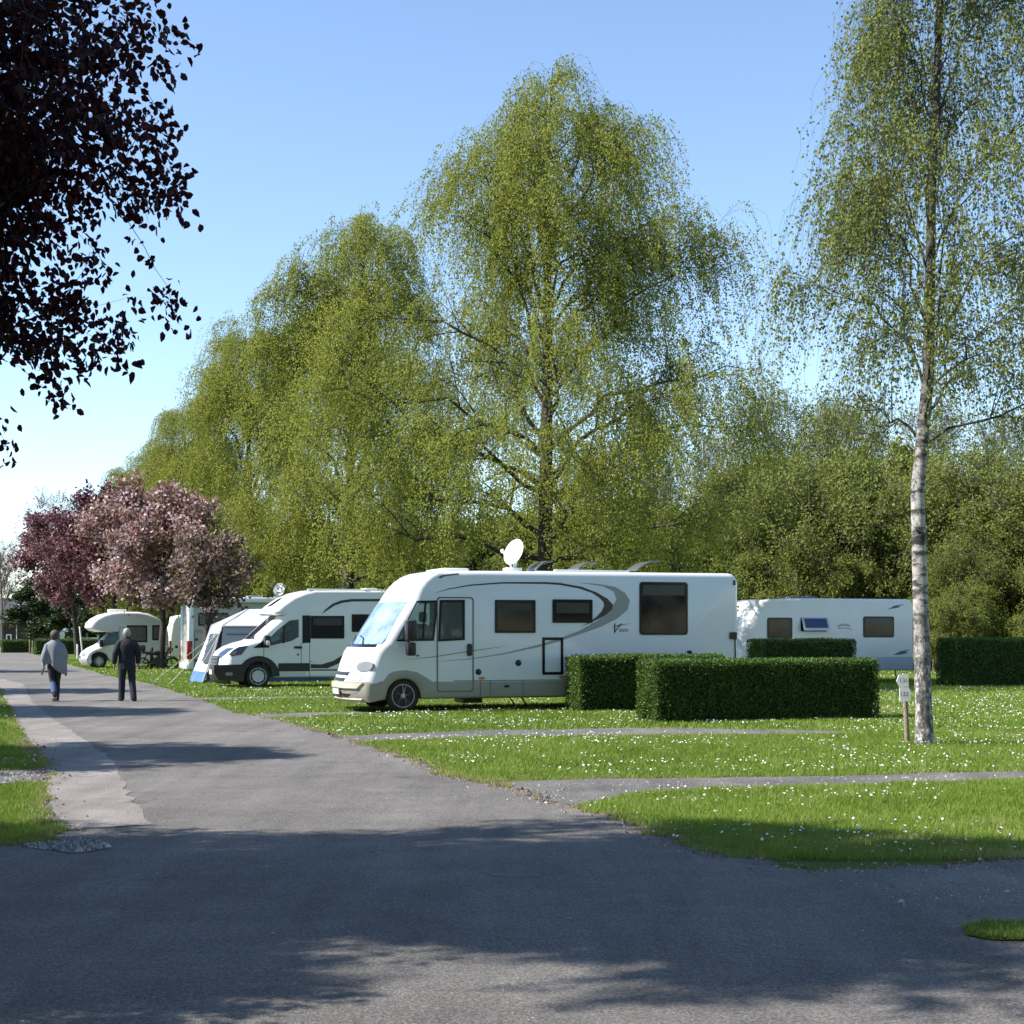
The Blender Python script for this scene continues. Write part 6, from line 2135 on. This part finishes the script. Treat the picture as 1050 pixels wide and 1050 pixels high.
# poncho with a slanting hem, lowest at the right
n, rows_ = 36, 14
V, fs = [], []
r_ = random.Random(5)
ph = [r_.uniform(0, 6.28) for _ in range(4)]
prof = [(1.425, .062, .062), (1.40, .085, .075), (1.355, .15, .10), (1.30, .205, .125), (1.22, .232, .15), (1.12, .246, .16), (1.02, .252, .165), (.92, .256, .168), (.82, .25, .165)]
for j in range(rows_ + 1):
    t = j / rows_ * (len(prof) - 1)
    i = min(len(prof) - 2, int(t))
    f_ = t - i
    z, a, b = [prof[i][q] + (prof[i + 1][q] - prof[i][q]) * f_ for q in range(3)]
    k01 = j / rows_
    for k in range(n):
        th = 2 * PI * k / n
        fold = 1 + .075 * k01 * math.sin(5 * th + ph[0]) + .05 * k01 * math.sin(9 * th + ph[1]) + .02 * math.sin(3 * th + ph[2])
        xx, yy = a * math.cos(th) * fold, b * math.sin(th) * fold
        hem = -.20 * max(0, math.cos(th + .5)) * k01 ** 2 + .10 * max(0, -math.cos(th)) * k01 ** 2 - .07 * max(0, math.sin(th * 2 + 1)) * k01 ** 2
        V.append((xx + .012, yy - .01, z + hem))
for j in range(rows_):
    for k in range(n):
        k2 = (k + 1) % n
        fs.append((j * n + k, j * n + k2, (j + 1) * n + k2, (j + 1) * n + k))
po = MB().add(V, fs).build('poncho', M['knit'], wo, 70)
md = po.modifiers.new('cloth', 'SOLIDIFY')
md.thickness = .012
P = []
for sd, sg in (('l', -1), ('r', 1)):
    S_, E_, W_ = Vector(J['sh' + sd]), Vector(J['el' + sd]), Vector(J['wr' + sd])
    P.append(rings('s', [S_, S_.lerp(E_, .5), E_, E_.lerp(W_, .35), E_.lerp(W_, .62)], [(.06, .065), (.075, .08), (.085, .09), (.085, .095), (.075, .085)], None, None, 16, .06, seed=4 + sg))
tube_mesh(P, 'sleeves', M['knit'], wo)
sl = rings('s', [Vector(J['ell']).lerp(Vector(J['wrl']), .3), Vector(J['ell']).lerp(Vector(J['wrl']), .97)], [(.05, .055), (.042, .045)], None, None, 14, .04)
tube_mesh([sl], 'shirt_cuff', M['shirt_blue'], wo)
P = [rings('h', [(0, 0, .70), (0, 0, .78), (0, 0, .92)], [(.13, .10), (.155, .12), (.15, .115)], None, None, 24, .02)]
Q = []
for sd in 'lr':
    H_, K_, A_ = Vector(J['hp' + sd]), Vector(J['kn' + sd]), Vector(J['an' + sd])
    P.append(rings('l', [H_ + Vector((0, 0, .03)), H_.lerp(K_, .3), H_.lerp(K_, .75), K_, K_.lerp(A_, .4), K_.lerp(A_, .85), A_.lerp(K_, .02)], [(.085, .10), (.085, .098), (.07, .076), (.062, .066), (.062, .068), (.05, .055), (.05, .055)], None, None, 18, .04, seed=ord(sd)))
tube_mesh(P, 'trousers', M['legging'], wo)
K_, A_ = Vector(J['knl']), Vector(J['anl'])
tube_mesh([rings('p', [K_.lerp(A_, .15), K_.lerp(A_, .5), K_.lerp(A_, .85)], [(.066, .072), (.07, .076), (.06, .066)], None, None, 16, .04)], 'trouser_panel', M['denim'], wo)  # bluer denim piece stands in for sunlight on her lower leg
shoe(J['anl'], J['tol'], wo, M['shoe'], M['sole'])
shoe(J['anr'], J['tor'], wo, M['shoe'], M['sole'])
V, fs = rings('hair', [(0, .0, 1.40), (0, -.008, 1.44), (0, -.012, 1.49), (0, .0, 1.545), (0, .015, 1.59), (0, .025, 1.612), (0, .03, 1.618)], [(.06, .06), (.088, .088), (.102, .108), (.103, .115), (.08, .092), (.045, .05), (.01, .012)], None, None, 22, .05, seed=3)
MB().add(V, fs).build('hair', M['dark_hair'], wo, 60)
hp = Vector(J['wrl']) + Vector((-.012, .02, -.11))
ob = MB().tube([hp + Vector((0, -.02, .05)), hp, hp + Vector((-.03, -.05, -.10))], [.018, .022, .02], 8).build('small_bag', M['black'], None, 40)
ob.location = wo.location
ob.rotation_euler = wo.rotation_euler
tag(ob, 'small dark folded item held low in the left hand of the woman', 'bag')
